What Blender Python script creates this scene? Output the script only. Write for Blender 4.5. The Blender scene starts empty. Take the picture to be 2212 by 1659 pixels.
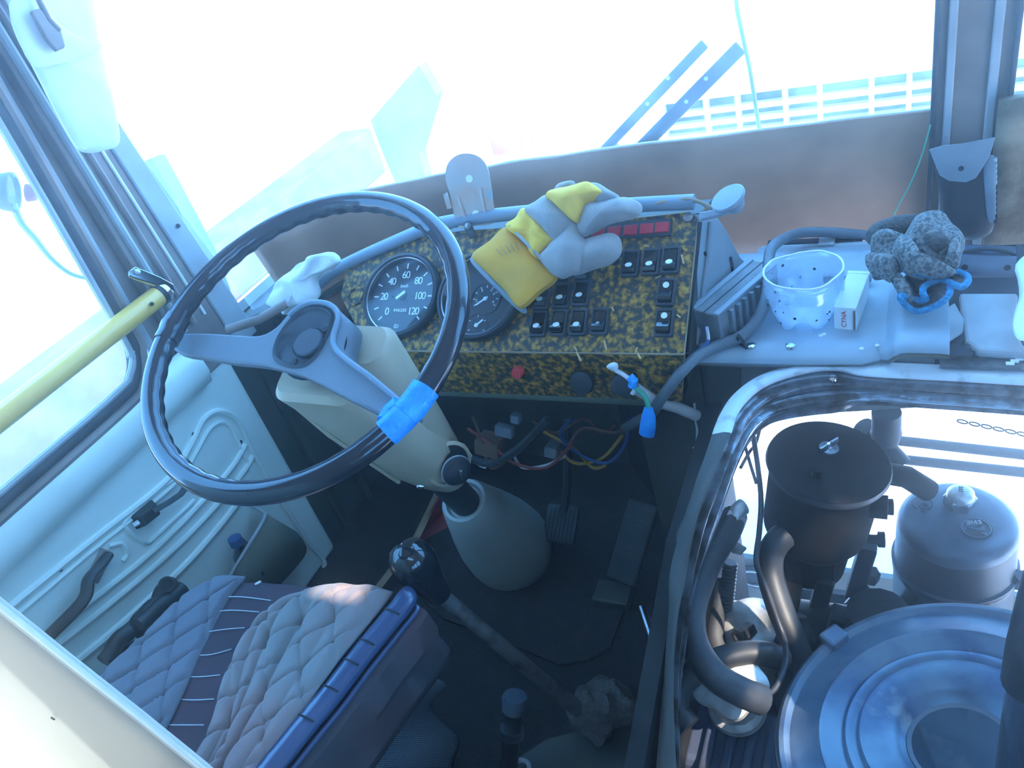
import bpy, math, random
from mathutils import Vector as V, Matrix, noise
random.seed(7)
scene = bpy.context.scene
COL = scene.collection
PI = math.pi

# ------------------------------------------------------------------ camera
FPX, CX, CY = 1700.0, 1106.0, 829.5
RCW = Matrix(((0.8901, 0.0347, -0.4544), (0.3783, -0.6132, 0.6936), (-0.2545, -0.7892, -0.5590)))
_N = V((774., 2400., FPX)); _L = V((-(2400. * -130. + FPX * FPX) / 774., -130., FPX)); _F = _L.cross(_N); _F = _F / _F.z
_X, _Y, _Z = -_L.normalized(), _F.normalized(), -_N.normalized()
RCW = Matrix((_X, _Y, _Z))
CAM = V((0.6577, -0.5953, 1.1944))
cd = bpy.data.cameras.new('camera'); cam = bpy.data.objects.new('camera', cd); COL.objects.link(cam)
cd.sensor_fit = 'HORIZONTAL'; cd.sensor_width = 36.0; cd.lens = FPX / 2212.0 * 36.0; cd.clip_start = 0.02; cd.clip_end = 300
_r, _u, _b = RCW @ V((1, 0, 0)), RCW @ V((0, -1, 0)), RCW @ V((0, 0, -1))
cam.matrix_world = Matrix(((_r.x, _u.x, _b.x, CAM.x), (_r.y, _u.y, _b.y, CAM.y), (_r.z, _u.z, _b.z, CAM.z), (0, 0, 0, 1)))
scene.camera = cam

# ------------------------------------------------------------------ world, sun, exposure
w = bpy.data.worlds.new('sky'); scene.world = w; w.use_nodes = True
nt = w.node_tree; bg = nt.nodes['Background']
bg.inputs[0].default_value = (0.148, 0.46, 1.0, 1); bg.inputs[1].default_value = 8.8
sd = bpy.data.lights.new('sun', 'SUN'); sun = bpy.data.objects.new('sun', sd); COL.objects.link(sun)
sd.energy = 15.0; sd.angle = math.radians(0.6); sd.color = (1.0, 0.95, 0.86)
SUN = V((0.60, -0.20, 0.78)).normalized()           # towards the sun
sun.rotation_euler = SUN.to_track_quat('Z', 'Y').to_euler(); sun.location = (6, 1, 9)
vs = scene.view_settings
vs.view_transform = 'Standard'; vs.look = 'None'; vs.gamma = 1.0; vs.use_curve_mapping = False; vs.exposure = 0.0
try:
    scene.cycles.max_bounces = 8; scene.cycles.transparent_max_bounces = 12; scene.cycles.volume_bounces = 1
except Exception: pass

# ------------------------------------------------------------------ pixel of the photograph -> point at a known depth
def ray(x, y): return (RCW @ V(((x - CX), (y - CY), FPX))).normalized()
def AY(x, y, Y): d = ray(x, y); return CAM + d * ((Y - CAM.y) / d.y)
def AX(x, y, X): d = ray(x, y); return CAM + d * ((X - CAM.x) / d.x)
def AZ(x, y, Z): d = ray(x, y); return CAM + d * ((Z - CAM.z) / d.z)
def AP(x, y, P, n): d = ray(x, y); return CAM + d * ((V(P) - CAM).dot(n) / d.dot(n))

# ------------------------------------------------------------------ materials
MATS = {}
def mat(name, c, rough=0.5, metal=0.0, c2=None, scale=30, mix=(0.4, 0.65), bump=0.0, bscale=None, coat=0.0, detail=4, kind='noise', spec=0.5, c3=None, sheen=0.0):
    if name in MATS: return MATS[name]
    m = bpy.data.materials.new(name); m.use_nodes = True; t = m.node_tree; b = t.nodes['Principled BSDF']
    b.inputs['Base Color'].default_value = (*c, 1); b.inputs['Roughness'].default_value = rough; b.inputs['Metallic'].default_value = metal
    b.inputs['Specular IOR Level'].default_value = spec; b.inputs['Coat Weight'].default_value = coat
    if sheen: b.inputs['Sheen Weight'].default_value = sheen
    tc = t.nodes.new('ShaderNodeTexCoord')
    if c2:
        if kind == 'voronoi':
            n = t.nodes.new('ShaderNodeTexVoronoi'); n.inputs['Scale'].default_value = scale; out = n.outputs['Color']
            nn = t.nodes.new('ShaderNodeTexNoise'); nn.inputs['Scale'].default_value = scale * 0.8; nn.inputs['Detail'].default_value = 5
            out = nn.outputs['Fac']
        else:
            n = t.nodes.new('ShaderNodeTexNoise'); n.inputs['Scale'].default_value = scale; n.inputs['Detail'].default_value = detail; out = n.outputs['Fac']
            nn = n
        t.links.new(tc.outputs['Object'], nn.inputs['Vector'])
        r = t.nodes.new('ShaderNodeValToRGB'); r.color_ramp.elements[0].position = mix[0]; r.color_ramp.elements[1].position = mix[1]
        r.color_ramp.elements[0].color = (*c, 1); r.color_ramp.elements[1].color = (*c2, 1)
        if c3:
            e = r.color_ramp.elements.new(min(0.98, mix[1] + 0.08)); e.color = (*c3, 1)
        t.links.new(out, r.inputs['Fac']); t.links.new(r.outputs['Color'], b.inputs['Base Color'])
    if bump:
        n2 = t.nodes.new('ShaderNodeTexNoise'); n2.inputs['Scale'].default_value = bscale or scale * 4; n2.inputs['Detail'].default_value = 3
        t.links.new(tc.outputs['Object'], n2.inputs['Vector'])
        bp = t.nodes.new('ShaderNodeBump'); bp.inputs['Strength'].default_value = bump; bp.inputs['Distance'].default_value = 0.004
        t.links.new(n2.outputs['Fac'], bp.inputs['Height']); t.links.new(bp.outputs['Normal'], b.inputs['Normal'])
    MATS[name] = m; return m
def glass_mat(name, tint, dust, gloss=0.04, drough=0.05):
    m = bpy.data.materials.new(name); m.use_nodes = True; t = m.node_tree; t.nodes.clear()
    o = t.nodes.new('ShaderNodeOutputMaterial'); tr = t.nodes.new('ShaderNodeBsdfTransparent'); tr.inputs[0].default_value = (*tint, 1)
    tl = t.nodes.new('ShaderNodeBsdfTranslucent'); tl.inputs[0].default_value = (0.9, 0.95, 1, 1)
    gl = t.nodes.new('ShaderNodeBsdfGlossy'); gl.inputs['Roughness'].default_value = drough
    n = t.nodes.new('ShaderNodeTexNoise'); n.inputs['Scale'].default_value = 9; n.inputs['Detail'].default_value = 8
    tc = t.nodes.new('ShaderNodeTexCoord'); t.links.new(tc.outputs['Object'], n.inputs['Vector'])
    mr = t.nodes.new('ShaderNodeMapRange'); mr.inputs[1].default_value = 0.3; mr.inputs[2].default_value = 0.75; mr.inputs[3].default_value = dust * 0.4; mr.inputs[4].default_value = dust * 1.5
    t.links.new(n.outputs['Fac'], mr.inputs[0])
    m1 = t.nodes.new('ShaderNodeMixShader'); t.links.new(mr.outputs[0], m1.inputs[0]); t.links.new(tr.outputs[0], m1.inputs[1]); t.links.new(tl.outputs[0], m1.inputs[2])
    m2 = t.nodes.new('ShaderNodeMixShader'); m2.inputs[0].default_value = gloss; t.links.new(m1.outputs[0], m2.inputs[1]); t.links.new(gl.outputs[0], m2.inputs[2])
    t.links.new(m2.outputs[0], o.inputs['Surface']); MATS[name] = m; return m

mat('cream', (0.80, 0.86, 0.78), 0.3, c2=(0.72, 0.79, 0.71), scale=6, coat=0.3)
mat('cream_plastic', (0.62, 0.50, 0.34), 0.38, c2=(0.54, 0.43, 0.29), scale=8)
mat('chip', (0.55, 0.36, 0.16), 0.6)
mat('boot', (0.40, 0.42, 0.38), 0.5, c2=(0.33, 0.35, 0.32), scale=8)
mat('pocket', (0.22, 0.23, 0.17), 0.5, c2=(0.18, 0.19, 0.14), scale=6)
mat('partition', (0.50, 0.50, 0.41), 0.28, c2=(0.45, 0.455, 0.38), scale=5, bump=0.12, bscale=9, coat=0.3)
mat('pillar', (0.29, 0.23, 0.20), 0.5, c2=(0.19, 0.14, 0.12), scale=8, bump=0.05)
mat('pillar_light', (0.42, 0.45, 0.46), 0.5, c2=(0.32, 0.33, 0.33), scale=10)
mat('rubber', (0.025, 0.027, 0.03), 0.65, c2=(0.05, 0.05, 0.052), scale=25)
mat('hose', (0.016, 0.017, 0.019), 0.5, c2=(0.028, 0.030, 0.032), scale=18)
mat('hose_dusty', (0.025, 0.027, 0.030), 0.55, c2=(0.12, 0.11, 0.10), scale=14, mix=(0.55, 0.8))
mat('black_gloss', (0.010, 0.011, 0.014), 0.10, coat=0.5)
mat('rim_black', (0.018, 0.020, 0.028), 0.16, coat=0.4)
mat('black_plastic', (0.022, 0.024, 0.030), 0.38, bump=0.25, bscale=1500)
mat('grip_plastic', (0.19, 0.215, 0.24), 0.33, bump=0.4, bscale=1200)
mat('switch_frame', (0.055, 0.062, 0.075), 0.3)
mat('black_matte', (0.012, 0.012, 0.014), 0.6)
mat('hub_grey', (0.06, 0.065, 0.075), 0.5, bump=0.3, bscale=1200)
mat('blue_tape', (0.02, 0.30, 0.85), 0.32, c2=(0.04, 0.42, 0.95), scale=60, bump=0.5, bscale=160)
mat('speckle', (0.030, 0.034, 0.036), 0.42, c2=(0.40, 0.20, 0.02), scale=125, mix=(0.44, 0.60), detail=4, c3=(0.55, 0.32, 0.06), bump=0.2)
mat('grey_vinyl', (0.27, 0.29, 0.30), 0.42, c2=(0.21, 0.23, 0.24), scale=14, bump=0.3, bscale=900)
mat('grey_edge', (0.20, 0.25, 0.30), 0.45)
mat('shelf', (0.37, 0.45, 0.50), 0.40, c2=(0.30, 0.37, 0.42), scale=12, bump=0.15, bscale=700)
mat('shelf_light', (0.40, 0.43, 0.44), 0.45, c2=(0.31, 0.33, 0.34), scale=16)
mat('board', (0.40, 0.215, 0.13), 0.5, c2=(0.54, 0.30, 0.19), scale=7, detail=8, bump=0.05)
mat('board_rot', (0.16, 0.10, 0.055), 0.8, c2=(0.42, 0.33, 0.22), scale=12, detail=8, bump=0.6, bscale=60)
mat('yellow_rail', (0.96, 0.56, 0.11), 0.3, c2=(0.92, 0.52, 0.11), scale=8, coat=0.4)
mat('chrome', (0.75, 0.77, 0.80), 0.12, 1.0)
mat('steel', (0.45, 0.46, 0.48), 0.35, 1.0, c2=(0.30, 0.30, 0.31), scale=40)
mat('bright_metal', (0.72, 0.72, 0.70), 0.4, 0.6, c2=(0.45, 0.45, 0.44), scale=30, bump=0.2)
mat('rusty', (0.55, 0.47, 0.42), 0.42, 0.4, c2=(0.62, 0.38, 0.28), scale=22, bump=0.1)
mat('frame_metal', (0.20, 0.21, 0.23), 0.24, 0.55, c2=(0.055, 0.040, 0.034), scale=38, mix=(0.42, 0.62), detail=9, c3=(0.10, 0.09, 0.09), bump=0.25, bscale=90)
mat('rod_metal', (0.22, 0.21, 0.20), 0.38, 0.6, c2=(0.10, 0.07, 0.055), scale=30, mix=(0.5, 0.68))
mat('frame_white', (0.62, 0.66, 0.68), 0.45, c2=(0.35, 0.36, 0.37), scale=35, mix=(0.55, 0.7))
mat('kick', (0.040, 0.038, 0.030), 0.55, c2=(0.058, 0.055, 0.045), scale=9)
mat('fascia', (0.16, 0.17, 0.17), 0.55, c2=(0.10, 0.09, 0.05), scale=14, mix=(0.5, 0.62))
mat('mat_dark', (0.009, 0.008, 0.007), 0.9, c2=(0.022, 0.018, 0.016), scale=160, bump=0.7, bscale=260)
mat('floor_mat', (0.012, 0.010, 0.009), 0.85, c2=(0.030, 0.021, 0.018), scale=40, bump=0.6, bscale=180)
mat('red_crate', (0.30, 0.012, 0.03), 0.6)
mat('red', (0.35, 0.02, 0.02), 0.5, c2=(0.24, 0.015, 0.015), scale=9)
mat('red_lens', (0.55, 0.02, 0.035), 0.3)
mat('red_button', (0.75, 0.06, 0.06), 0.4)
mat('wood', (0.35, 0.25, 0.15), 0.7, c2=(0.25, 0.17, 0.10), scale=12)
mat('suede', (0.41, 0.38, 0.35), 0.95, c2=(0.31, 0.29, 0.275), scale=20, bump=0.5, bscale=700, sheen=0.3)
mat('glove_yellow', (0.95, 0.54, 0.055), 0.8, c2=(0.86, 0.47, 0.045), scale=18, bump=0.3, bscale=90)
mat('cuff_yellow', (0.80, 0.37, 0.03), 0.75, c2=(0.66, 0.31, 0.03), scale=16, bump=0.15, bscale=80)
mat('knit', (0.30, 0.29, 0.27), 0.95, c2=(0.11, 0.11, 0.105), scale=230, mix=(0.42, 0.6), bump=0.9, bscale=420)
mat('knit_dark', (0.13, 0.115, 0.105), 0.95, c2=(0.08, 0.075, 0.07), scale=150, bump=0.8, bscale=320)
mat('knit_blue', (0.04, 0.30, 0.52), 0.85, c2=(0.02, 0.18, 0.35), scale=200, bump=0.8, bscale=400)
mat('white_cloth', (0.82, 0.84, 0.84), 0.8, c2=(0.72, 0.75, 0.76), scale=20, bump=0.2)
mat('white_paint', (0.85, 0.86, 0.86), 0.45)
mat('white_card', (0.80, 0.82, 0.80), 0.55, c2=(0.74, 0.76, 0.74), scale=12)
mat('red_print', (0.70, 0.05, 0.04), 0.6)
mat('dial_white', (0.85, 0.88, 0.85), 0.5)
mat('dial_face', (0.030, 0.036, 0.045), 0.5)
mat('dot_cream', (0.78, 0.80, 0.66), 0.4)
mat('pouch_dark', (0.018, 0.016, 0.017), 0.55, c2=(0.025, 0.025, 0.028), scale=12, bump=0.2)
mat('pouch_grey', (0.26, 0.30, 0.33), 0.6, c2=(0.20, 0.23, 0.26), scale=14, bump=0.2)
mat('duct', (0.27, 0.31, 0.34), 0.42, c2=(0.21, 0.24, 0.27), scale=9)
mat('blower', (0.10, 0.13, 0.18), 0.35, 0.3, c2=(0.14, 0.17, 0.22), scale=12)
mat('box_grey', (0.13, 0.14, 0.15), 0.55, c2=(0.20, 0.21, 0.22), scale=30, bump=0.2)
mat('cable', (0.15, 0.17, 0.19), 0.45, c2=(0.12, 0.135, 0.15), scale=30)
mat('wire_white', (0.70, 0.70, 0.68), 0.5)
mat('wire_green', (0.08, 0.42, 0.26), 0.5)
mat('wire_red', (0.30, 0.06, 0.05), 0.5)
mat('wire_yellow', (0.45, 0.26, 0.03), 0.5)
mat('wire_blue', (0.04, 0.09, 0.25), 0.5)
mat('wire_brown', (0.16, 0.08, 0.05), 0.6)
mat('underdash', (0.27, 0.30, 0.22), 0.5)
mat('canister_black', (0.007, 0.006, 0.006), 0.6, c2=(0.014, 0.012, 0.011), scale=16, spec=0.05)
mat('oil_grey', (0.045, 0.05, 0.058), 0.45, 0.3, c2=(0.032, 0.035, 0.042), scale=10, bump=0.1)
mat('oil_top', (0.10, 0.13, 0.17), 0.40, 0.4, c2=(0.06, 0.08, 0.11), scale=11, bump=0.15, bscale=60)
mat('oil_dark', (0.03, 0.034, 0.04), 0.5, 0.2)
mat('air_cleaner', (0.11, 0.155, 0.20), 0.36, 0.3, c2=(0.045, 0.075, 0.13), scale=14, mix=(0.42, 0.6), detail=6, c3=(0.20, 0.21, 0.22), bump=0.1)
mat('air_center', (0.10, 0.10, 0.105), 0.5, 0.2, c2=(0.06, 0.07, 0.09), scale=12)
mat('engine_dark', (0.008, 0.008, 0.009), 0.6, 0.0, c2=(0.02, 0.019, 0.019), scale=18, bump=0.3, spec=0.2)
mat('engine_blue', (0.05, 0.065, 0.11), 0.5, 0.3, c2=(0.10, 0.105, 0.12), scale=16, mix=(0.5, 0.65), bump=0.3)
mat('alloy', (0.60, 0.59, 0.55), 0.42, 0.45, c2=(0.25, 0.24, 0.22), scale=16, mix=(0.45, 0.7), bump=0.35)
mat('support', (0.11, 0.105, 0.09), 0.6, 0.0, c2=(0.16, 0.15, 0.13), scale=10)
mat('quilt', (0.20, 0.19, 0.185), 0.85, c2=(0.27, 0.175, 0.165), scale=5, bump=0.2, bscale=500, sheen=0.15)
mat('quilt_blue', (0.12, 0.125, 0.15), 0.85, c2=(0.15, 0.14, 0.16), scale=5, bump=0.2, bscale=500)
mat('purple', (0.040, 0.022, 0.030), 0.85, c2=(0.060, 0.028, 0.038), scale=6, bump=0.15, bscale=500)
mat('seat_side', (0.030, 0.030, 0.036), 0.8, c2=(0.060, 0.032, 0.034), scale=10)
mat('stitch', (0.60, 0.66, 0.68), 0.7)
mat('piping_blue', (0.045, 0.07, 0.14), 0.22, coat=0.3)
mat('snow', (0.86, 0.87, 0.88), 0.8, c2=(0.80, 0.82, 0.84), scale=3)
mat('brick', (0.10, 0.13, 0.17), 0.9, c2=(0.20, 0.23, 0.26), scale=25)
mat('mortar', (0.80, 0.80, 0.80), 0.9)
mat('concrete', (0.28, 0.30, 0.31), 0.9, c2=(0.36, 0.37, 0.37), scale=8, bump=0.2)
mat('kerb_dark', (0.09, 0.09, 0.095), 0.9, c2=(0.14, 0.14, 0.145), scale=4)
mat('kerb_mid', (0.24, 0.24, 0.25), 0.9, c2=(0.30, 0.30, 0.31), scale=3)
mat('wiper_grey', (0.11, 0.13, 0.14), 0.6)
mat('asphalt', (0.05, 0.06, 0.065), 0.9, c2=(0.14, 0.15, 0.15), scale=45, bump=0.5)
mat('outside_bar', (0.33, 0.42, 0.45), 0.5)
mat('panel_inner', (0.36, 0.34, 0.30), 0.6, c2=(0.32, 0.30, 0.27), scale=4)
mat('copper_wire', (0.30, 0.18, 0.10), 0.5, 0.4)
glass_mat('windscreen_glass', (0.93, 0.97, 0.98), 0.085)
glass_mat('door_glass', (0.93, 0.97, 0.98), 0.05)
glass_mat('gauge_glass', (0.95, 0.97, 0.98), 0.05, 0.05)
glass_mat('cup_plastic', (0.86, 0.90, 0.95), 0.26, 0.12, 0.15)
glass_mat('lens_clear', (0.93, 0.95, 0.97), 0.10, 0.12, 0.1)
def dots_mat():
    m = bpy.data.materials.new('dotted'); m.use_nodes = True; t = m.node_tree; b = t.nodes['Principled BSDF']; b.inputs['Roughness'].default_value = 0.8
    tc = t.nodes.new('ShaderNodeTexCoord'); vo = t.nodes.new('ShaderNodeTexVoronoi'); vo.inputs['Scale'].default_value = 95; vo.inputs['Randomness'].default_value = 0.12
    t.links.new(tc.outputs['UV'], vo.inputs['Vector'])
    r = t.nodes.new('ShaderNodeValToRGB'); r.color_ramp.elements[0].position = 0.16; r.color_ramp.elements[1].position = 0.22
    r.color_ramp.elements[0].color = (0.55, 0.60, 0.58, 1); r.color_ramp.elements[1].color = (0.035, 0.045, 0.065, 1)
    t.links.new(vo.outputs['Distance'], r.inputs['Fac']); t.links.new(r.outputs['Color'], b.inputs['Base Color']); MATS['dotted'] = m
dots_mat()

# ------------------------------------------------------------------ mesh helpers
class MB:
    def __init__(s): s.v = []; s.f = []; s.uv = None
    def add(s, vs, fs):
        k = len(s.v); s.v += [V(p) for p in vs]; s.f += [tuple(i + k for i in q) for q in fs]; return s
    def __iadd__(s, o): s.add(o.v, o.f); return s
def frame(n, xref=V((1, 0, 0))):
    n = V(n).normalized(); x = V(xref) - n * n.dot(V(xref))
    if x.length < 1e-4: x = V((0, 1, 0)) - n * n.y
    x.normalize(); return x, n.cross(x), n
def box(c, sx, sy, sz, ax=None, taper=1.0):
    X, Y, Z = ax or (V((1, 0, 0)), V((0, 1, 0)), V((0, 0, 1))); c = V(c); m = MB()
    vs = []
    for k, q in ((-1, 1.0), (1, taper)):
        for i, j in ((-1, -1), (1, -1), (1, 1), (-1, 1)): vs.append(c + X * (i * sx / 2 * q) + Y * (j * sy / 2 * q) + Z * (k * sz / 2))
    return m.add(vs, [(3, 2, 1, 0), (4, 5, 6, 7), (0, 1, 5, 4), (1, 2, 6, 5), (2, 3, 7, 6), (3, 0, 4, 7)])
def spline(p, n=8, closed=False):
    p = [V(q) for q in p]; out = []; N = len(p)
    for i in range(N if closed else N - 1):
        if closed: a, b, c, d = p[i - 1], p[i], p[(i + 1) % N], p[(i + 2) % N]
        else: a, b, c, d = p[max(i - 1, 0)], p[i], p[i + 1], p[min(i + 2, N - 1)]
        for k in range(n):
            t = k / n
            out.append(0.5 * ((2 * b) + (c - a) * t + (2 * a - 5 * b + 4 * c - d) * t * t + (3 * b - a - 3 * c + d) * t ** 3))
    if not closed: out.append(p[-1])
    return out
def tube(p, r, seg=12, closed=False, flat=1.0, up=None):
    p = [V(q) for q in p]; N = len(p); m = MB(); vs = []; fs = []
    R = r if callable(r) else (lambda t: r) if not isinstance(r, (list, tuple)) else (lambda t: r[min(int(t * (len(r) - 1) + .5), len(r) - 1)])
    t0 = (p[1] - p[0]).normalized(); a = V(up) if up else (V((0, 0, 1)) if abs(t0.z) < .9 else V((1, 0, 0)))
    for i in range(N):
        if closed: t = (p[(i + 1) % N] - p[i - 1]).normalized()
        else: t = (p[min(i + 1, N - 1)] - p[max(i - 1, 0)]).normalized()
        a = (a - t * a.dot(t)); a.normalize(); b = t.cross(a)
        rr = R(i / max(N - 1, 1))
        for k in range(seg):
            g = 2 * PI * k / seg; vs.append(p[i] + a * (math.cos(g) * rr * flat) + b * (math.sin(g) * rr))
    for i in range(N if closed else N - 1):
        for k in range(seg):
            j = (i + 1) % N; fs.append((i * seg + k, i * seg + (k + 1) % seg, j * seg + (k + 1) % seg, j * seg + k))
    if not closed: fs.append(tuple(reversed(range(seg)))); fs.append(tuple(range((N - 1) * seg, N * seg)))
    return m.add(vs, fs)
def lathe(o, ax, prof, seg=32, cap=True, xref=V((1, 0, 0)), mod=None):
    X, Y, Z = frame(ax, xref); o = V(o); m = MB(); vs = []; fs = []
    for j, (r, h) in enumerate(prof):
        for k in range(seg):
            g = 2 * PI * k / seg; q = r * (mod(g, j) if mod else 1); vs.append(o + X * (q * math.cos(g)) + Y * (q * math.sin(g)) + Z * h)
    for j in range(len(prof) - 1):
        for k in range(seg): fs.append((j * seg + k, j * seg + (k + 1) % seg, (j + 1) * seg + (k + 1) % seg, (j + 1) * seg + k))
    if cap:
        if prof[0][0] > 1e-5: fs.append(tuple(reversed(range(seg))))
        if prof[-1][0] > 1e-5: fs.append(tuple(range((len(prof) - 1) * seg, len(prof) * seg)))
    return m.add(vs, fs)
def prism(pts, vec):
    pts = [V(p) for p in pts]; vec = V(vec); n = len(pts); m = MB()
    return m.add(pts + [p + vec for p in pts], [tuple(reversed(range(n))), tuple(range(n, 2 * n))] + [(i, (i + 1) % n, n + (i + 1) % n, n + i) for i in range(n)])
def loft(rings, cap=True, closed=True):
    m = MB(); n = len(rings[0]); vs = [V(p) for r in rings for p in r]; fs = []
    for j in range(len(rings) - 1):
        for k in range(n if closed else n - 1): fs.append((j * n + k, j * n + (k + 1) % n, (j + 1) * n + (k + 1) % n, (j + 1) * n + k))
    if cap and closed: fs.append(tuple(reversed(range(n)))); fs.append(tuple(range((len(rings) - 1) * n, len(rings) * n)))
    return m.add(vs, fs)
def rrect(o, X, Y, hx, hy, r, k=5):
    o = V(o); out = []; r = min(r, hx * .99, hy * .99)
    for sx, sy, a0 in ((1, 1, 0), (-1, 1, 90), (-1, -1, 180), (1, -1, 270)):
        for i in range(k + 1):
            a = math.radians(a0 + 90 * i / k); out.append(o + X * (sx * (hx - r) + r * math.cos(a)) + Y * (sy * (hy - r) + r * math.sin(a)))
    return out
def pillow(out, n, h, hb=None, rings=7, wr=0.0, ws=30, centre=None, pw=0.5, sub=4):
    """a stuffed shape with the given outline: domed by h towards n and by hb away from it"""
    out = spline(out, sub, True); n = V(n).normalized(); hb = h if hb is None else hb
    c = V(centre) if centre else sum(out, V()) / len(out); m = MB(); R = []
    for j in range(rings + 1):
        s = math.cos(PI / 2 * j / (rings + .35)); z = h * (1 - s * s) ** pw
        R.append([c + (p - c) * s + n * z for p in out])
    B = []
    for j in range(1, rings + 1):
        s = math.cos(PI / 2 * j / (rings + .35)); z = hb * (1 - s * s) ** pw
        B.append([c + (p - c) * s - n * z for p in out])
    m += loft(list(reversed(B)) + R)
    if wr:
        for i, p in enumerate(m.v): m.v[i] = p + n * (wr * noise.noise(p * ws)) + V((noise.noise(p * ws + V((9, 0, 0))), noise.noise(p * ws + V((0, 9, 0))), 0)) * (wr * .5)
    return m
def grid(f, nu, nv):
    m = MB(); vs = [f(i / nu, j / nv) for j in range(nv + 1) for i in range(nu + 1)]
    m.add(vs, [(j * (nu + 1) + i, j * (nu + 1) + i + 1, (j + 1) * (nu + 1) + i + 1, (j + 1) * (nu + 1) + i) for j in range(nv) for i in range(nu)])
    m.uv = [(i / nu, j / nv) for j in range(nv + 1) for i in range(nu + 1)]; return m
def poly_at(pts, t):
    t = max(0, min(1, t)) * (len(pts) - 1); i = min(int(t), len(pts) - 2); return pts[i].lerp(pts[i + 1], t - i)
def coons(c0, c1, d0, d1):      # c0 v=0, c1 v=1 (along u); d0 u=0, d1 u=1 (along v)
    def f(u, v):
        a = poly_at(c0, u).lerp(poly_at(c1, u), v); b = poly_at(d0, v).lerp(poly_at(d1, v), u)
        k = (c0[0].lerp(c0[-1], u)).lerp(c1[0].lerp(c1[-1], u), v); return a + b - k
    return f
LOC = {}
def obj(name, mb, m, parent=None, smooth=True, bevel=0.0, sub=0, solid=0.0, ang=38, kind=None, bseg=2, label=None):
    c = sum(mb.v, V()) / len(mb.v)
    me = bpy.data.meshes.new(name); me.from_pydata([p - c for p in mb.v], [], mb.f); me.update()
    if mb.uv:
        ul = me.uv_layers.new(name='uv')
        for l in me.loops: ul.data[l.index].uv = mb.uv[l.vertex_index]
    if smooth:
        me.polygons.foreach_set('use_smooth', [True] * len(me.polygons))
        try: me.set_sharp_from_angle(angle=math.radians(ang))
        except Exception: pass
    me.materials.append(MATS[m] if isinstance(m, str) else m)
    o = bpy.data.objects.new(name, me); COL.objects.link(o)
    pl = LOC[parent.name] if parent else V(); o.parent = parent; o.location = c - pl; LOC[o.name] = c
    if solid: md = o.modifiers.new('solid', 'SOLIDIFY'); md.thickness = solid; md.offset = 0
    if bevel: md = o.modifiers.new('bevel', 'BEVEL'); md.width = bevel; md.segments = bseg; md.limit_method = 'ANGLE'; md.angle_limit = math.radians(35)
    if sub: md = o.modifiers.new('sub', 'SUBSURF'); md.levels = sub; md.render_levels = sub
    if kind: o['kind'] = kind
    if label: o['label'] = label
    return o
def tag(o, label, cat, group=None):
    o['label'] = label; o['category'] = cat
    if group: o['group'] = group
    return o
def thing(name, label, cat, loc, group=None):
    o = bpy.data.objects.new(name, None); COL.objects.link(o); o.location = loc; LOC[o.name] = V(loc); o.empty_display_size = .05
    return tag(o, label, cat, group)
def struct(name, mb, m, parent=None, **k):
    o = obj(name, mb, m, parent, **k)
    if not parent: o['kind'] = 'structure'
    return o
def text(s, o, X, Y, size, m, parent, name, depth=0.0004, align='CENTER', space=1.0):
    c = bpy.data.curves.new('t', 'FONT'); c.body = s; c.size = size; c.align_x = align; c.align_y = 'CENTER'; c.extrude = depth; c.space_character = space
    t = bpy.data.objects.new('t', c); COL.objects.link(t); dg = bpy.context.evaluated_depsgraph_get(); dg.update()
    me = bpy.data.meshes.new_from_object(t.evaluated_get(dg)); bpy.data.objects.remove(t)
    X = V(X).normalized(); Y = V(Y).normalized(); Z = X.cross(Y); mb = MB()
    mb.add([V(o) + X * v.co.x + Y * v.co.y + Z * v.co.z for v in me.vertices], [tuple(p.vertices) for p in me.polygons])
    return obj(name, mb, m, parent, smooth=False)
def copy_tree(o, d, parent=None):
    c = o.copy(); COL.objects.link(c); c.parent = parent; LOC[c.name] = LOC[o.name] + d
    if parent is None: c.location = o.location + d
    for ch in list(o.children): copy_tree(ch, d, c)
    return c

# ================================================================== THE PLACE: ground, cab shell
struct('ground', grid(lambda u, v: V((-30 + 60 * u, -25 + 60 * v, -0.75)), 4, 4), 'snow', smooth=False)
FLOORZ = 0.0
struct('floor', prism([V((-.56, -3, -.03)), V((.40, -3, -.03)), V((.40, .25, -.03)), V((.11, .62, -.03)), V((-.56, .62, -.03))], (0, 0, .03)), 'mat_dark', smooth=False)
struct('floor_rear', prism([V((.40, -3, -.03)), V((1.9, -3, -.03)), V((1.9, -.62, -.03)), V((.40, -.62, -.03))], (0, 0, .03)), 'mat_dark', smooth=False)
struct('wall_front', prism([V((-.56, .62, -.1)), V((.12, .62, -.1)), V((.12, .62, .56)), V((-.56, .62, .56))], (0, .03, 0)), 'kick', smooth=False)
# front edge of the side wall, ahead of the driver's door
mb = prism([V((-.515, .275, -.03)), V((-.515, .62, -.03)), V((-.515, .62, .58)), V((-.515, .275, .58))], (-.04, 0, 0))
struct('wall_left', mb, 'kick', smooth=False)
FLEDGE = True
mb = MB(); mb += tube([V((-.512, .335, 0)), V((-.512, .335, .52))], .012, 8); mb += tube([V((-.512, .43, 0)), V((-.512, .43, .52))], .012, 8)
struct('trim_1', mb, 'kick')
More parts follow.
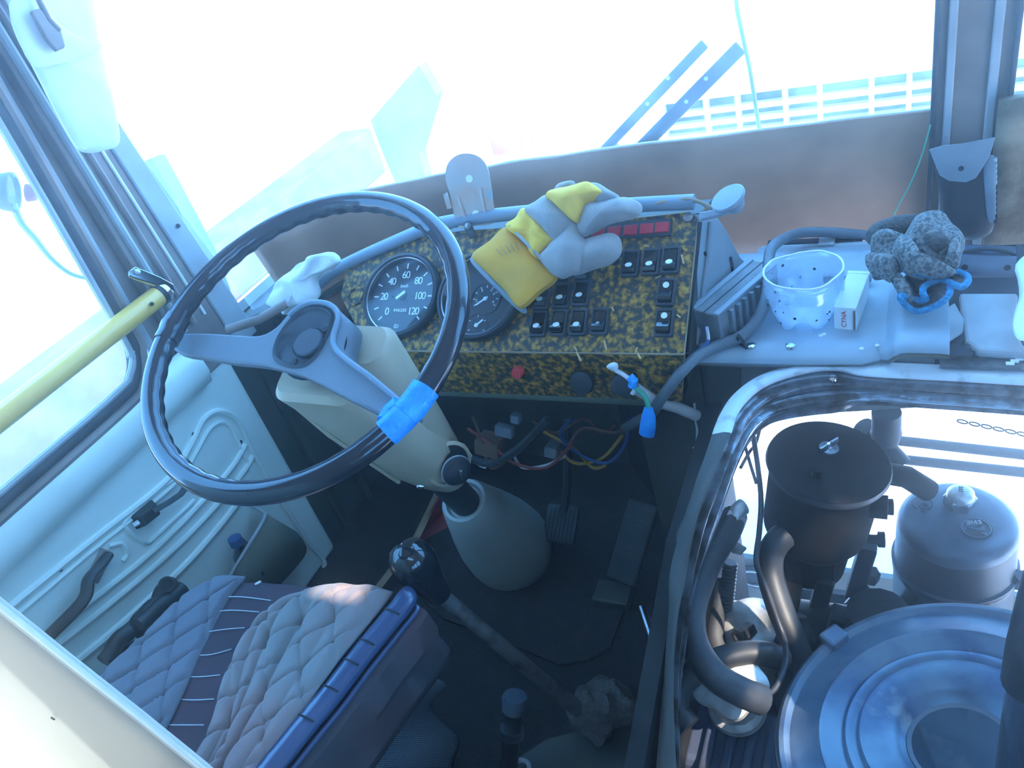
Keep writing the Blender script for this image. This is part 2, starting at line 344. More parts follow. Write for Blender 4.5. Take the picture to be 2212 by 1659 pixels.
# side wall behind the door, right wall with its window band, rear wall, roof with added gaps for sun patches
mb = MB()
mb += box((-.53, -1.75, .45), .04, 2.5, .96); mb += box((-.53, -1.75, 1.60), .04, 2.5, .74); mb += box((-.53, -.58, .95), .04, .16, 2.0); mb += box((-.53, -1.6, .95), .04, .5, 1.2); mb += box((-.50, -.1, 1.76), .04, .9, .42)
struct('wall_left_rear', mb, 'panel_inner', smooth=False)
mb = MB(); mb += box((1.92, -1.15, .30), .04, 3.7, .66); mb += box((1.92, -1.15, 1.68), .04, 3.7, .58); mb += box((1.92, .1, .95), .04, 1.2, 1.1)
for y in (-2.9, -2.0, -1.1, -.2): mb += box((1.92, y, .95), .04, .12, 1.1)
struct('wall_right', mb, 'panel_inner', smooth=False)
struct('wall_back', box((.69, -3.0, .98), 2.5, .04, 2.0), 'panel_inner', smooth=False)
ZR = 1.95
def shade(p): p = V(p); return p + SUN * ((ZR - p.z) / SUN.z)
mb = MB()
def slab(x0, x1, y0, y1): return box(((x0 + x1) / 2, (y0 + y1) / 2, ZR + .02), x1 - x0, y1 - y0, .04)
sun_gaps = []                                  # added roof openings, shaped so sun patches fall on chosen spots
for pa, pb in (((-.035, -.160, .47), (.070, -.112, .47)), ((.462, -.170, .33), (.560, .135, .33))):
    s0, s1 = shade(pa), shade(pb); sun_gaps.append((s0.x, s1.x, s0.y, s1.y))
sun_gaps += [(.30 + .02 * k, .32 + .02 * k, -1.05, -.727 - .218 * (.31 + .02 * k - .926)) for k in range(55)]
xs = sorted({-.58, 1.96} | {v[0] for v in sun_gaps} | {v[1] for v in sun_gaps}); ys = sorted({-3.02, .55} | {v[2] for v in sun_gaps} | {v[3] for v in sun_gaps})
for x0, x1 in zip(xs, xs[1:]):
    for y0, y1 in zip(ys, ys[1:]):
        if not any(v[0] < (x0 + x1) / 2 < v[1] and v[2] < (y0 + y1) / 2 < v[3] for v in sun_gaps): mb += slab(x0, x1, y0, y1)
struct('ceiling', mb, 'panel_inner', smooth=False)
# header above the windscreen
struct('trim_2', box((.69, .49, 1.80), 2.5, .10, .34), 'panel_inner', smooth=False)

# ------------------------------------------------------------------ windscreen: path of its foot, board along it
foot = [V((.71, AZ(1990, 240, .74).y, .74)), AZ(1990, 240, .74), AZ(1700, 275, .74), AZ(1400, 310, .74), AZ(1050, 360, .74), AZ(850, 400, .74), AZ(680, 441, .74), AZ(570, 495, .74), V((-.47, .37, .74)), V((-.50, .325, .74))]
foot = [V((p.x, max(p.y, .3), .74)) for p in foot]
fp = spline(foot, 6)
fp_r = [V((.75, fp[0].y, .74)), V((1.1, fp[0].y, .74)), V((1.5, fp[0].y - .03, .74)), V((1.75, fp[0].y - .12, .74))]
LEAN = -.17
def gl(path, z0, z1, off):
    def f(u, v):
        p = poly_at(path, u); z = z0 + (z1 - z0) * v; return V((p.x, p.y + off + LEAN * (z - .74), z))
    return grid(f, 40, 6)
struct('wall_front_ledge', loft([[V((p.x, p.y - .012, .572)) for p in fp if p.x < .33], [V((-.60 if p.x < -.45 else p.x, .67, .572)) for p in fp if p.x < .33], [V((-.60 if p.x < -.45 else p.x, .67, .54)) for p in fp if p.x < .33]], closed=False), 'kick', smooth=False, solid=.01)
struct('window_1', gl(fp, .55, 1.66, .018), 'windscreen_glass', solid=.004)
struct('window_2', gl(fp_r, .55, 1.66, .018), 'windscreen_glass', solid=.004)
bd = thing('hardboard_strip', 'long brown hardboard strip standing along the windscreen foot behind the dashboard', 'board', (.2, .55, .56))
mb = gl([p for p in fp if p.x > -.44], .50, .74, 0.0)
for i, p in enumerate(mb.v):
    if p.z > .735: mb.v[i] = p + V((0, 0, .003 * noise.noise(p * 14)))
obj('board', mb, 'board', bd, solid=.006, smooth=True)
obj('board_edge', tube([V((p.x, p.y + .002, .7405 + .003 * noise.noise(p * 14))) for p in fp if p.x > -.44], .0022, 6), 'white_paint', bd)
b2 = obj('hardboard_offcut', grid(lambda u, v: V((.742 + .37 * u, .580 + LEAN * (.2 * v - .1), .50 + .26 * v + .006 * noise.noise(V((u * 9, v * 3, 0))))), 16, 8), 'board_rot', solid=.012)
tag(b2, 'rough mottled brown board with flaking edge right of the windscreen post', 'board')

# centre post between the two windscreen halves
pst = thing('windscreen_post', 'grey painted metal post between the two windscreen halves', 'post', (.705, .6, .5))
def post_strip(px0, px1, y0, y1, dep, m, name, bev=.002):
    z0, z1 = .50, 1.62
    A = AY(px0, 100, .56); B = AY(px1, 100, .56)
    def P(x, z, o): return V((x, .585 + o + LEAN * (z - .74), z))
    mb = MB(); mb.add([P(A.x, z0, 0), P(B.x, z0, 0), P(B.x, z1, 0), P(A.x, z1, 0), P(A.x, z0, dep), P(B.x, z0, dep), P(B.x, z1, dep), P(A.x, z1, dep)],
                      [(0, 1, 2, 3), (7, 6, 5, 4), (0, 4, 5, 1), (1, 5, 6, 2), (2, 6, 7, 3), (3, 7, 4, 0)])
    return obj(name, mb, m, pst, smooth=False, bevel=bev)
post_strip(2016, 2200, 0, 0, .03, 'pillar', 'post_body')
post_strip(2016, 2030, 0, 0, -.012, 'rubber', 'rubber_seal'); post_strip(2189, 2203, 0, 0, -.012, 'rubber', 'rubber_seal')
post_strip(2046, 2066, 0, 0, -.008, 'pillar_light', 'raised_flange'); post_strip(2142, 2165, 0, 0, -.008, 'pillar_light', 'raised_flange')

# ------------------------------------------------------------------ left windscreen pillar
pil = thing('windscreen_pillar', 'grey painted corner pillar between driver door window and windscreen', 'pillar', (-.5, .22, .55))
def pstrip(y0, y1, x, dep, m, name, z0=.54, z1=1.68, lean0=0.0, lean1=0.0):
    P = lambda y, z, xx, ln: V((xx + .06 * (z - .6), y + ln * (z - .62), z))
    mb = MB(); mb.add([P(y0, z0, x, lean0), P(y1, z0, x, lean1), P(y1, z1, x, lean1), P(y0, z1, x, lean0), P(y0, z0, x - dep, lean0), P(y1, z0, x - dep, lean1), P(y1, z1, x - dep, lean1), P(y0, z1, x - dep, lean0)],
                      [(0, 1, 2, 3), (7, 6, 5, 4), (0, 4, 5, 1), (1, 5, 6, 2), (2, 6, 7, 3), (3, 7, 4, 0)])
    return obj(name, mb, m, pil, smooth=False, bevel=.003)
pstrip(.128, .145, -.497, .03, 'pillar_light', 'channel_edge')
pstrip(.145, .185, -.512, .03, 'pillar', 'groove', lean1=-.05)
pstrip(.185, .285, -.492, .04, 'pillar', 'pillar_body', lean0=-.05, lean1=-.12)
pstrip(.285, .338, -.488, .03, 'pillar_light', 'screen_flange', lean0=-.12, lean1=-.16)
for y, l, r, m in ((.205, -.06, .007, 'pillar_light'), (.232, -.08, .006, 'pillar'), (.262, -.10, .003, 'white_paint')):
    obj('ridge', tube([V((-.491 + .06 * (z - .6), y + l * (z - .62), z)) for z in (.64, .9, 1.2, 1.66)], r, 8), m, pil)
obj('screw', lathe(V((-.486 + .012, .29, .80)), (1, 0, 0), [(.0, .003), (.003, .003), (.004, 0)], 10), 'black_matte', pil)

# ------------------------------------------------------------------ driver's door with window
door = bpy.data.objects.new('door_1', None); COL.objects.link(door); door.location = (-.5, 0, 0); LOC['door_1'] = V((-.5, 0, 0)); door['kind'] = 'structure'
door['label'] = 'cream painted metal driver door with ribbed lower panel and dark pull handle'
DX = -.5
def dpt(x, y, o=0.0): return AX(x, y, DX + o)
mb = MB()
# skin with a window opening (rounded front lower corner)
ys, yw, zs = .270, .112, .612
skin = [V((DX, -.55, .0)), V((DX, ys, .0)), V((DX, ys, .56)), V((DX, .235, .62)), V((DX, .128, .62)), V((DX, .118, .66))]
arc = [V((DX, .085 - .04 + .04 * math.cos(a) + .012, .655 - .04 + .04 * math.sin(a))) for a in [math.radians(t) for t in (0, -30, -60, -90)]]
lower = [V((DX, -.55, 0)), V((DX, ys, 0)), V((DX, ys, .545)), V((DX, .13, .60))] + [V((DX, .045, .600)), V((DX, -.55, .600))]
obj('door_skin', prism(lower, (-.035, 0, 0)), 'cream', door, smooth=False, bevel=.012, bseg=3)
# bulged band under the window
sec = lambda y: [V((DX, y, .612)), V((DX + .012, y, .606)), V((DX + .022, y, .585)), V((DX + .024, y, .56)), V((DX + .016, y, .535)), V((DX, y, .527))]
obj('waist_band', loft([sec(y) for y in (-.55, -.3, -.1, .05, .15, .2)]), 'cream', door, ang=50)
# beads pressed into the panel
def bead(pts, r=.005, m='cream', n='pressed_bead', o=.001, k=6):
    return obj(n, tube(spline([dpt(x, y, o) for x, y in pts], k), r, 8, flat=1), m, door)
bead([(-160, 1462), (32, 1302), (200, 1166), (357, 1040), (412, 960), (440, 905), (475, 888), (512, 908), (545, 975), (600, 1070), (665, 1170), (700, 1215), (690, 1258)], .006)
bead([(-160, 1490), (40, 1325), (205, 1185), (372, 1050), (425, 975), (452, 928), (478, 912), (500, 925), (528, 985), (580, 1080)], .004)
bead([(60, 1400), (200, 1295), (330, 1190), (430, 1090), (500, 1010), (530, 960)], .006)
bead([(90, 1420), (230, 1310), (360, 1200), (455, 1105), (525, 1020), (545, 985)], .006)
bead([(140, 1450), (260, 1350), (390, 1230), (475, 1135), (540, 1050)], .007)
bead([(235, 1180), (262, 1175), (275, 1195), (265, 1212)], .004); bead([(275, 1120), (268, 1135), (300, 1165), (320, 1172)], .004)
bead([(272, 1122), (340, 1060), (385, 1030)], .004); bead([(322, 1172), (400, 1100), (420, 1080)], .004)
# window rubber and glass
rim = [V((DX + .006, -.55, .622)), V((DX + .006, -.2, .622)), V((DX + .006, .03, .622)), V((DX + .006, .075, .632)), V((DX + .006, .102, .665)), V((DX + .01, .110, .72)), V((DX + .035, .112, 1.05)), V((DX + .07, .105, 1.48))]
rp = spline(rim, 8)
obj('window_rubber', tube(rp, .012, 10), 'rubber', door)
obj('window_channel', tube([p + V((.006, -.013 if p.z > .66 else 0, .013 if p.z <= .66 else 0)) for p in rp], .006, 8), 'pillar_light', door)
obj('lower_rubber', tube([p + V((.004, .012 if p.z > .66 else .004, -.018 if p.z <= .66 else -.004)) for p in rp], .009, 8), 'pillar', door)
wg = struct('window_3', grid(lambda u, v: V((-.505 + .06 * v, -.55 + .655 * u, .62 + .9 * v)), 6, 6), 'door_glass', solid=.003)
# pull handle, latch lever
ha = dpt(228, 1205, .012); hb = dpt(110, 1365, .012)
ph = obj('pull_handle', tube(spline([dpt(232, 1200, .010), dpt(215, 1225, .022), dpt(192, 1252, .040), dpt(186, 1285, .045), dpt(165, 1315, .042), dpt(120, 1360, .022), dpt(95, 1385, .010)], 6), .011, 10, flat=.7), 'hose', door, label='dark grey curved pull handle')
X, Y, Z = frame((1, 0, 0), dpt(232, 1195) - dpt(205, 1250))
obj('handle_plate', box(dpt(215, 1222, .006), .052, .024, .006, (X, Y, Z)), 'pillar', door, smooth=False, bevel=.002)
obj('screw', lathe(dpt(229, 1205, .010), (1, 0, 0), [(.0045, 0), (.004, .002), (0, .003)], 10), 'steel', door)
X, Y, Z = frame((1, 0, 0), dpt(345, 1095) - dpt(300, 1130))
lt = obj('latch_housing', box(dpt(318, 1112, .010), .05, .03, .018, (X, Y, Z), .7), 'black_matte', door, smooth=False, bevel=.003)
obj('latch_lever', tube([dpt(330, 1105, .022), dpt(365, 1085, .03), dpt(390, 1068, .03), dpt(400, 1055, .024)], .007, 8, flat=.6), 'black_plastic', door)
obj('latch_hook', tube([dpt(300, 1128, .015), dpt(288, 1136, .012)], .005, 8), 'bright_metal', door)
for q in ((130, 1230), (418, 938), (326, 1230), (520, 955)): obj('drain_hole', lathe(dpt(*q, .0005), (1, 0, 0), [(.004, 0), (.004, .001)], 10), 'black_matte', door)
# map pocket
pw = [dpt(480, 1290, .03), dpt(500, 1240, .055), dpt(545, 1165, .065), dpt(572, 1118, .06), dpt(566, 1104, .04), dpt(545, 1094, .01)]
obj('pocket_wire', tube(spline(pw, 6), .0035, 8), 'pillar_light', door, label='pale wire rim of the map pocket')
low = [dpt(560, 1330, .02), dpt(580, 1290, .04), dpt(630, 1235, .05), dpt(660, 1195, .045), dpt(655, 1170, .03), dpt(640, 1150, .005)]
obj('pocket_front', loft([spline(pw, 6), spline(low, 6)], closed=False), 'pocket', door, solid=.003)
# small things kept in the pocket
bt = thing('bottle', 'small dark bottle standing in the door map pocket', 'bottle', dpt(520, 1190, .03) - V((0, 0, .06)))
bo = dpt(522, 1195, .032)
obj('bottle_body', lathe(bo - V((0, 0, .06)), (0, .1, 1), [(.0, 0), (.022, 0), (.024, .01), (.024, .055), (.012, .075), (.010, .085)], 16), 'black_gloss', bt)
obj('bottle_cap', lathe(bo + V((0, .003, .022)), (0, .1, 1), [(.013, 0), (.013, .016), (.0, .017)], 14), 'wire_blue', bt)
# black hoses lying between seat and door
hz = thing('hose_bundle', 'bundle of black rubber hoses lying between seat and door', 'hose', AX(340, 1320, -.44))
for i, pp in enumerate(([(375, 1262), (352, 1275), (345, 1300), (360, 1325)], [(395, 1268), (372, 1290), (330, 1310), (300, 1345)], [(372, 1290), (345, 1308), (322, 1330), (300, 1350)], [(310, 1330), (298, 1345), (305, 1362), (325, 1362)], [(262, 1375), (252, 1395), (262, 1410), (290, 1400)], [(280, 1365), (258, 1380), (240, 1410), (225, 1430)])):
    obj('hose', tube(spline([AX(x, y, -.435 + .008 * (i % 3)) for x, y in pp], 5), .013, 10), 'hose', hz)
obj('hose_end', lathe(AX(360, 1262, -.42), (1, -.3, .6), [(.012, -.01), (.013, .006), (.009, .006), (.009, -.004)], 14), 'hose', hz)

# yellow grab rail
rl = thing('grab_rail', 'yellow grab rail along driver door window with chrome bracket', 'rail', (-.46, 0, .72))
ra, rb = AX(345, 637, -.452), AX(0, 905, -.468); rd = (rb - ra).normalized()
obj('rail_tube', tube([ra, ra + rd * .1, ra + rd * .2, ra + rd * .3, ra + rd * .5], .0170, 20), 'yellow_rail', rl)
obj('rail_hole', lathe(AX(328, 657, -.434), V((.7, -.2, .6)), [(.0035, 0), (.0035, .0015)], 10), 'black_matte', rl)
obj('rail_socket', tube([ra - rd * .004, ra + rd * .004], .0185, 20), 'black_plastic', rl)
obj('bracket', prism([AX(x, y, -.448) for x, y in ((275, 590), (290, 580), (345, 603), (372, 618), (376, 632), (366, 648), (352, 640), (338, 622), (290, 606), (276, 600))], (.006, 0, .004)), 'chrome', rl, bevel=.0015)
obj('bracket_cap', tube([ra - rd * .012 + V((.004, 0, 0)), ra - rd * .002 + V((.004, 0, 0))], lambda t: .014 + .004 * t, 18), 'chrome', rl)
for x, y in ((296, 588), (368, 632)): obj('screw', lathe(AX(x, y, -.441), (1, 0, .3), [(.005, 0), (.0045, .003), (0, .004)], 12), 'steel', rl)

# white sun visor up by the pillar
vz = thing('sun_visor', 'white padded sun visor hanging by the left windscreen pillar', 'visor', AX(150, 150, -.40))
vp = lambda x, y, o=0.0: AX(x, y, -.40 + o)
obj('visor_pad', pillow([vp(*q) for q in ((20, 20), (35, 80), (72, 150), (110, 225), (158, 312), (185, 330), (222, 326), (258, 308), (250, 240), (232, 160), (210, 60), (190, -60), (110, -110), (30, -70))], (1, -.5, .2), .013, rings=6, pw=.35), 'white_cloth', vz)
obj('visor_flap', pillow([vp(*q, .016) for q in ((24, 0), (26, 45), (66, 138), (120, 140), (165, 128), (205, 112), (222, 96), (180, 82), (140, 60), (110, 30), (80, -20))], (1, -.5, .2), .004, rings=4, pw=.35), 'white_card', vz)
obj('visor_bracket', prism([vp(*q, .026) for q in ((62, 28), (82, 22), (128, 68), (138, 105), (118, 114), (98, 92))], (.006, 0, .002)), 'pillar', vz, smooth=False, bevel=.002)
obj('visor_rod', tube([vp(80, -70, .03), vp(84, 0, .03), vp(105, 42, .03), vp(128, 66, .03)], .004, 8), 'pillar', vz)

# ------------------------------------------------------------------ outside
lm = thing('marker_lamp', 'round clear side marker lamp with red centre outside door window', 'lamp', AX(45, 412, -.60))
lo = AX(15, 415, -.60); ld = (AX(75, 417, -.57) - lo).normalized()
obj('lamp_cup', lathe(lo - ld * .02, ld, [(.0, 0), (.014, .0), (.028, .012), (.031, .03), (.027, .03), (.02, .015), (0, .012)], 24), 'black_plastic', lm)
obj('lamp_lens', lathe(lo + ld * .006, ld, [(.027, 0), (.027, .018), (.022, .034), (.012, .044), (0, .047)], 24, mod=lambda g, j: 1 + .05 * math.cos(9 * g)), 'lens_clear', lm)
obj('red_reflector', lathe(lo + ld * .028, ld, [(.0, 0), (.014, 0), (.012, .012), (0, .016)], 16), 'red_button', lm)
obj('mirror_bar', prism([AX(x, y, -.64) for x, y in ((300, 352), (332, 340), (445, 548), (480, 640), (440, 640), (352, 440))], (.012, .02, 0)), 'outside_bar', pil, smooth=False, bevel=.004, label='pale mirror bar outside the windscreen corner')
o = obj('rubber_strip', tube(spline([AX(x, y, -.60) for x, y in ((28, 440), (45, 480), (75, 515), (110, 558), (150, 590), (190, 602))], 6), lambda t: .006 * (1 - .5 * t), 8), 'outside_bar'); tag(o, 'thin curved grey rubber strip outside the door window', 'strip')
def wiper(name, a, b, a2, label, r=.008):
    t = thing(name, label, 'wiper', AY(*a, .66), 'wipers on the windscreen'); A, B = AY(*a, .66), AY(*b, .60)
    X, Y, Z = frame((0, -1, .3), B - A)
    obj('wiper_arm', box((A + B) / 2, (B - A).length, r * 2, .006, (X, Y, Z)), 'wiper_grey', t, smooth=False, bevel=.002)
    for k in (.35, .5, .75): obj('rivet', lathe(A.lerp(B, k) - Z * -.003, Z, [(.003, 0), (.003, .002)], 8), 'white_paint', t)
    obj('wiper_pivot', lathe(A, (0, -1, .3), [(.011, -.01), (.011, .004), (.006, .008), (0, .009)], 14), 'wiper_grey', t)
    return t
wiper('windscreen_wiper', (1322, 322), (1492, 108), None, 'thin perforated wiper arm on the windscreen, the left one of two')
wiper('windscreen_wiper', (1408, 308), (1572, 116), None, 'thicker dark wiper arm on the windscreen, right of the perforated one', .011)
o = obj('aerial_wire', tube([AY(1588, -40, .63), AY(1592, 20, .63), AY(1620, 150, .63), AY(1641, 284, .63)], .0032, 8), 'outside_bar'); tag(o, 'thin upright wire running down outside the windscreen', 'wire')
# white slotted grille of a vehicle parked beyond the windscreen
GY = 2.6
bw = thing('vehicle_grille', 'white slotted vehicle grille outside beyond the right part of the windscreen', 'grille', (AY(1800, 260, GY).x, GY, -.75))
gx0, gx1 = AY(1440, 300, GY).x, AY(2300, 150, GY).x
rowz = [(AY(1686, y0, GY).z + AY(1943, y1, GY).z) / 2 for y0, y1 in ((213, 169), (239, 202), (264, 228), (290, 256), (316, 284))]
pitch = (rowz[0] - rowz[4]) / 4
obj('grille_backing', box(((gx0 + gx1) / 2, GY + .05, (rowz[0] + rowz[4]) / 2), gx1 - gx0, .02, rowz[0] - rowz[4] + pitch), 'brick', bw, smooth=False)
obj('body_panel', box(((gx0 + gx1) / 2, GY + .02, rowz[0] + pitch * .5 + .20), gx1 - gx0, .06, .40), 'white_paint', bw, smooth=False, bevel=.01)
obj('body_panel', box(((gx0 + gx1) / 2, GY + .02, (rowz[4] - pitch * .5 - .75) / 2), gx1 - gx0, .06, rowz[4] - pitch * .5 + .75), 'white_paint', bw, smooth=False, bevel=.01)
for k in range(4): obj('grille_bar', box(((gx0 + gx1) / 2, GY + .012, (rowz[k] + rowz[k + 1]) / 2), gx1 - gx0, .05, pitch * .34), 'white_paint', bw, smooth=False, bevel=.003)
x = gx0; dv = None
while x < gx1:
    if dv is None: dv = obj('grille_divider', box((x, GY + .012, (rowz[0] + rowz[4]) / 2), .018, .045, rowz[0] - rowz[4] + pitch), 'white_paint', bw, smooth=False, bevel=.003)
    else: c = dv.copy(); COL.objects.link(c); c.location = dv.location + V((x - gx0, 0, 0))
    x += .125 if int((x - gx0) * 10) % 3 else .18
sl = [AY(x, y, 3.2) for x, y in ((800, 260), (905, 140), (942, 205), (905, 330), (830, 340))]
o = obj('leaning_slab', prism(sl[:4] + [V((sl[3].x - .05, 3.2, -.75)), V((sl[4].x + .05, 3.2, -.75)), sl[4]], (.02, .05, 0)), 'kerb_dark', smooth=False); tag(o, 'tilted dark grey slab outside seen through the windscreen', 'slab')
rc0 = AY(1105, 300, 3.4); o = thing('red_crate', 'x', 'crate', (rc0.x, 3.4, -.75)); obj('crate_box', box(rc0, .20, .16, .13), 'red_crate', o, smooth=False, bevel=.01); obj('crate_stand', box((rc0.x, 3.42, (rc0.z - .065 - .75) / 2), .16, .12, rc0.z - .065 + .75), 'white_paint', o, smooth=False, bevel=.01); tag(o, 'small faded red crate on a white stand outside just above the hardboard strip', 'crate')
o = obj('concrete_kerb', prism([V((-3.2, -2, -.75)), V((-3.2, 4.5, -.75)), V((-3.2, 4.5, -.38)), V((-3.2, -2, -.38))], (-.3, 0, 0)), 'kerb_dark', smooth=False, bevel=.02); tag(o, 'long grey concrete kerb outside the driver door window', 'kerb')
o = obj('concrete_fence', prism([V((-4.6, -3, -.75)), V((-4.6, 6, -.75)), V((-4.6, 6, -.15)), V((-4.6, -3, -.15))], (-.15, 0, 0)), 'kerb_mid', smooth=False); tag(o, 'low pale fence behind the kerb outside the door window', 'fence')

# ================================================================== INSTRUMENT PANEL
PN = V((0, -.62, .785)).normalized(); PO = CAM + (V((.0222, .1809, .7175)) - CAM) * 1.1
PA = V((1, 0, 0)); PB = PN.cross(PA)          # PA right, PB up the slope
def pp(x, y, o=0.0): return AP(x, y, PO + PN * o, PN)
TR, BR, BL = pp(1510, 455), pp(1478, 765), pp(795, 757); TL = pp(748, 575)
ip = thing('instrument_panel', 'speckled ochre and dark instrument panel with gauges and rocker switches', 'dashboard', (.12, .27, .5))
outline = [BL, BR.lerp(BR, 1), TR - PB * .012, TR - PB * .004 - PA * .004, TR - PA * .014, pp(1300, 478), pp(1000, 497), pp(860, 520), TL, pp(735, 640)]
obj('panel_face', prism([p - PN * .006 for p in outline], PN * .006), 'speckle', ip, smooth=False, bevel=.002)
strip = [pp(795, 757) , pp(1478, 766), AY(1470, 872, .20), AY(1150, 858, .20), AY(940, 850, .20), AY(840, 835, .20)]
s2 = [V((p.x, .205, p.z)) for p in strip]; s2[0] = V((BL.x, BL.y, BL.z)); s2[1] = V((BR.x, BR.y, BR.z))
obj('lower_face', prism(s2, (0, .006, -.002)), 'speckle', ip, smooth=False)
obj('panel_trim', tube([BL - PN * .001, BR - PN * .001], .0016, 6), 'wood', ip); obj('panel_trim', tube([BR, TR - PB * .012], .0011, 6), 'wood', ip); obj('panel_trim', tube([TR - PA * .012, pp(1300, 478)], .0012, 6), 'dot_cream', ip)
# rolled lip under the panel
obj('under_lip', loft([[V((x, .205, .535)), V((x, .215, .515)), V((x, .235, .495)), V((x, .262, .482)), V((x, .262, .49)), V((x, .235, .52))] for x in (-.14, .0, .15, .345)]), 'underdash', ip)
# padded top edge
te = [pp(690, 612, -.004), pp(745, 572, -.002), pp(905, 500, .004), pp(955, 482, .006), pp(1100, 462, .006), pp(1300, 447, .006), pp(1400, 441, .006), pp(1500, 436, .004)]
obj('top_edge', tube(spline(te, 8), .012, 12, flat=.8), 'grey_edge', ip)
# housing behind, to the board
bk_ = [V((-.17, .31, .70)), V((.0, .38, .735)), V((.40, .385, .735)), V((.44, .47, .60)), V((.0, .47, .58)), V((-.20, .40, .58))]
hs = MB(); hs.add([TL - PN * .008, pp(1000, 497) - PN * .008, TR - PN * .008, BR - PN * .02, BL - PN * .02] + [V((-.16, .36, .69)), V((.05, .405, .72)), V((.405, .405, .725)), V((.42, .44, .52)), V((-.15, .40, .52))],
                  [(0, 1, 6, 5), (1, 2, 7, 6), (2, 3, 8, 7), (3, 4, 9, 8), (4, 0, 5, 9), (5, 6, 7, 8, 9)])
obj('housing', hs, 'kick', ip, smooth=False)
# leatherette side cheek on the right
ck = [(1513, 462), (1552, 470), (1572, 500), (1600, 555), (1640, 592), (1618, 640), (1560, 735), (1530, 765), (1482, 770)]
CN = V((.93, -.30, .18)).normalized(); CP = V((TR.x + .004, TR.y, TR.z))
cpt = [AP(x, y, CP, CN) for x, y in ck]
obj('side_cheek', prism(cpt, -CN * .012), 'grey_vinyl', ip, smooth=False, bevel=.003)
obj('cheek_seam', tube([AP(x, y, CP + CN * .002, CN) for x, y in ((1535, 480), (1528, 560), (1512, 680), (1504, 745))], .0035, 8), 'grey_vinyl', ip)
obj('edge_gap', tube([AP(x, y, CP + CN * .002, CN) for x, y in ((1512, 480), (1498, 610), (1484, 762))], .003, 6), 'black_matte', ip)
for q in (((1578, 555), (1584, 590), (1582, 612), (1576, 628)), ((1522, 545), (1530, 560))): obj('crack', tube([AP(x, y, CP + CN * .001, CN) for x, y in q], .0022, 6), 'black_matte', ip)
tl_ = [pp(1372, 440, .008), pp(1390, 452, .008), pp(1420, 441, .012), pp(1460, 433, .012), pp(1500, 433, .010), pp(1530, 448, .004), pp(1512, 462, .002)]
obj('torn_padding', tube(spline(tl_, 5), lambda t: .0022 + .0022 * math.sin(t * 13) ** 2, 8), 'wood', ip)
obj('panel_screw', lathe(pp(1487, 470), PN, [(.007, 0), (.0065, .002), (0, .003)], 14), 'steel', ip)
# paint chips
for a, b in (((1372, 763), (1377, 750)), ((1377, 763), (1384, 775)), ((1245, 760), (1255, 780)), ((1305, 735), (1310, 755)), ((1392, 530), (1402, 533)), ((1415, 602), (1428, 596)), ((1462, 680), (1470, 686)), ((1322, 663), (1326, 672)), ((1240, 748), (1246, 758)), ((1472, 550), (1477, 570))):
    obj('peeling_chip', tube([pp(*a, .002), pp(*b, .003)], .0013, 5, flat=.4), 'chip', ip)

# rocker switches
SW = None
def switch(x, y, dot):
    global SW
    c = pp(x, y)
    if SW is None or dot not in SW:
        if SW is None: SW = {}
        s = obj('rocker_switch', MB(), 'black_plastic', ip) if False else None
        ring = []
        hx, hy = .0128, .0195
        outer0 = rrect(c, PA, PB, hx, hy, .003, 3); outer1 = rrect(c + PN * .005, PA, PB, hx - .001, hy - .001, .003, 3)
        in1 = rrect(c + PN * .005, PA, PB, hx - .0035, hy - .004, .002, 3); in0 = rrect(c + PN * .001, PA, PB, hx - .0035, hy - .004, .002, 3)
        s = obj('rocker_switch', loft([outer0, outer1, in1, in0]), 'switch_frame', ip, smooth=False)
        prof = [(-.0150, .001), (-.0145, .0095), (-.0095, .0125), (-.001, .0065), (.0145, .0045), (.0150, .001)] if dot != 'up' else [(-.0150, .001), (-.0135, .0125), (-.008, .0125), (.0, .007), (.0145, .005), (.0150, .001)]
        rk = [[c + PA * sx * (.0085) + PB * b_ + PN * h for b_, h in prof] for sx in (-1, 1)]
        obj('rocker', loft(rk), 'black_gloss', s, smooth=False, bevel=.0006)
        if dot == 'up': obj('indicator_dot', lathe(c + PB * .0082 + PN * .0060, (PN - PB * -.05).normalized(), [(.0042, 0), (.0042, .0007)], 18), 'dot_cream', s)
        elif dot == 'none': obj('indicator_icon', lathe(c - PB * .005 + PN * .0098, (PN + PB * .6).normalized(), [(.0026, 0), (.0026, .0007)], 12), 'pillar_light', s)
        else: obj('indicator_dot', lathe(c - PB * .0052 + PN * .0096, (PN + PB * .6).normalized(), [(.0046, 0), (.0046, .0007)], 18), 'dot_cream' if dot == 'cream' else 'dial_white', s)
        SW[dot] = s; LOC[s.name + '_c'] = c
    else:
        s = SW[dot]; d = c - LOC[s.name + '_c']; k = s.copy(); COL.objects.link(k); k.location = s.location + d
        for ch in s.children: q = ch.copy(); COL.objects.link(q); q.parent = k
for x, y, d in ((1363, 570, 'low'), (1407, 567, 'low'), (1450, 563, 'low'), (1440, 632, 'up'), (1436, 698, 'up'), (1165, 700, 'low'), (1208, 698, 'low'), (1251, 697, 'cream'), (1297, 695, 'none'), (1172, 643, 'cream'), (1215, 639, 'cream'), (1257, 634, 'low'), (1218, 590, 'none'), (1262, 585, 'none')):
    switch(x, y, d)
# warning lamp strip
st = obj('warning_lamp_strip', box((pp(1240, 508) + pp(1452, 489)) / 2 + PN * .002, (pp(1452, 489) - pp(1240, 508)).length, .024, .006, (PA, PB, PN)), 'black_plastic', ip, smooth=False, bevel=.001)
for x, y in ((1430, 491), (1397, 494), (1362, 497), (1327, 500), (1292, 502), (1258, 505)):
    obj('red_lens', box(pp(x, y, .0055), .0185, .0145, .003, (PA, PB, PN)), 'red_lens', st, smooth=False, bevel=.001)

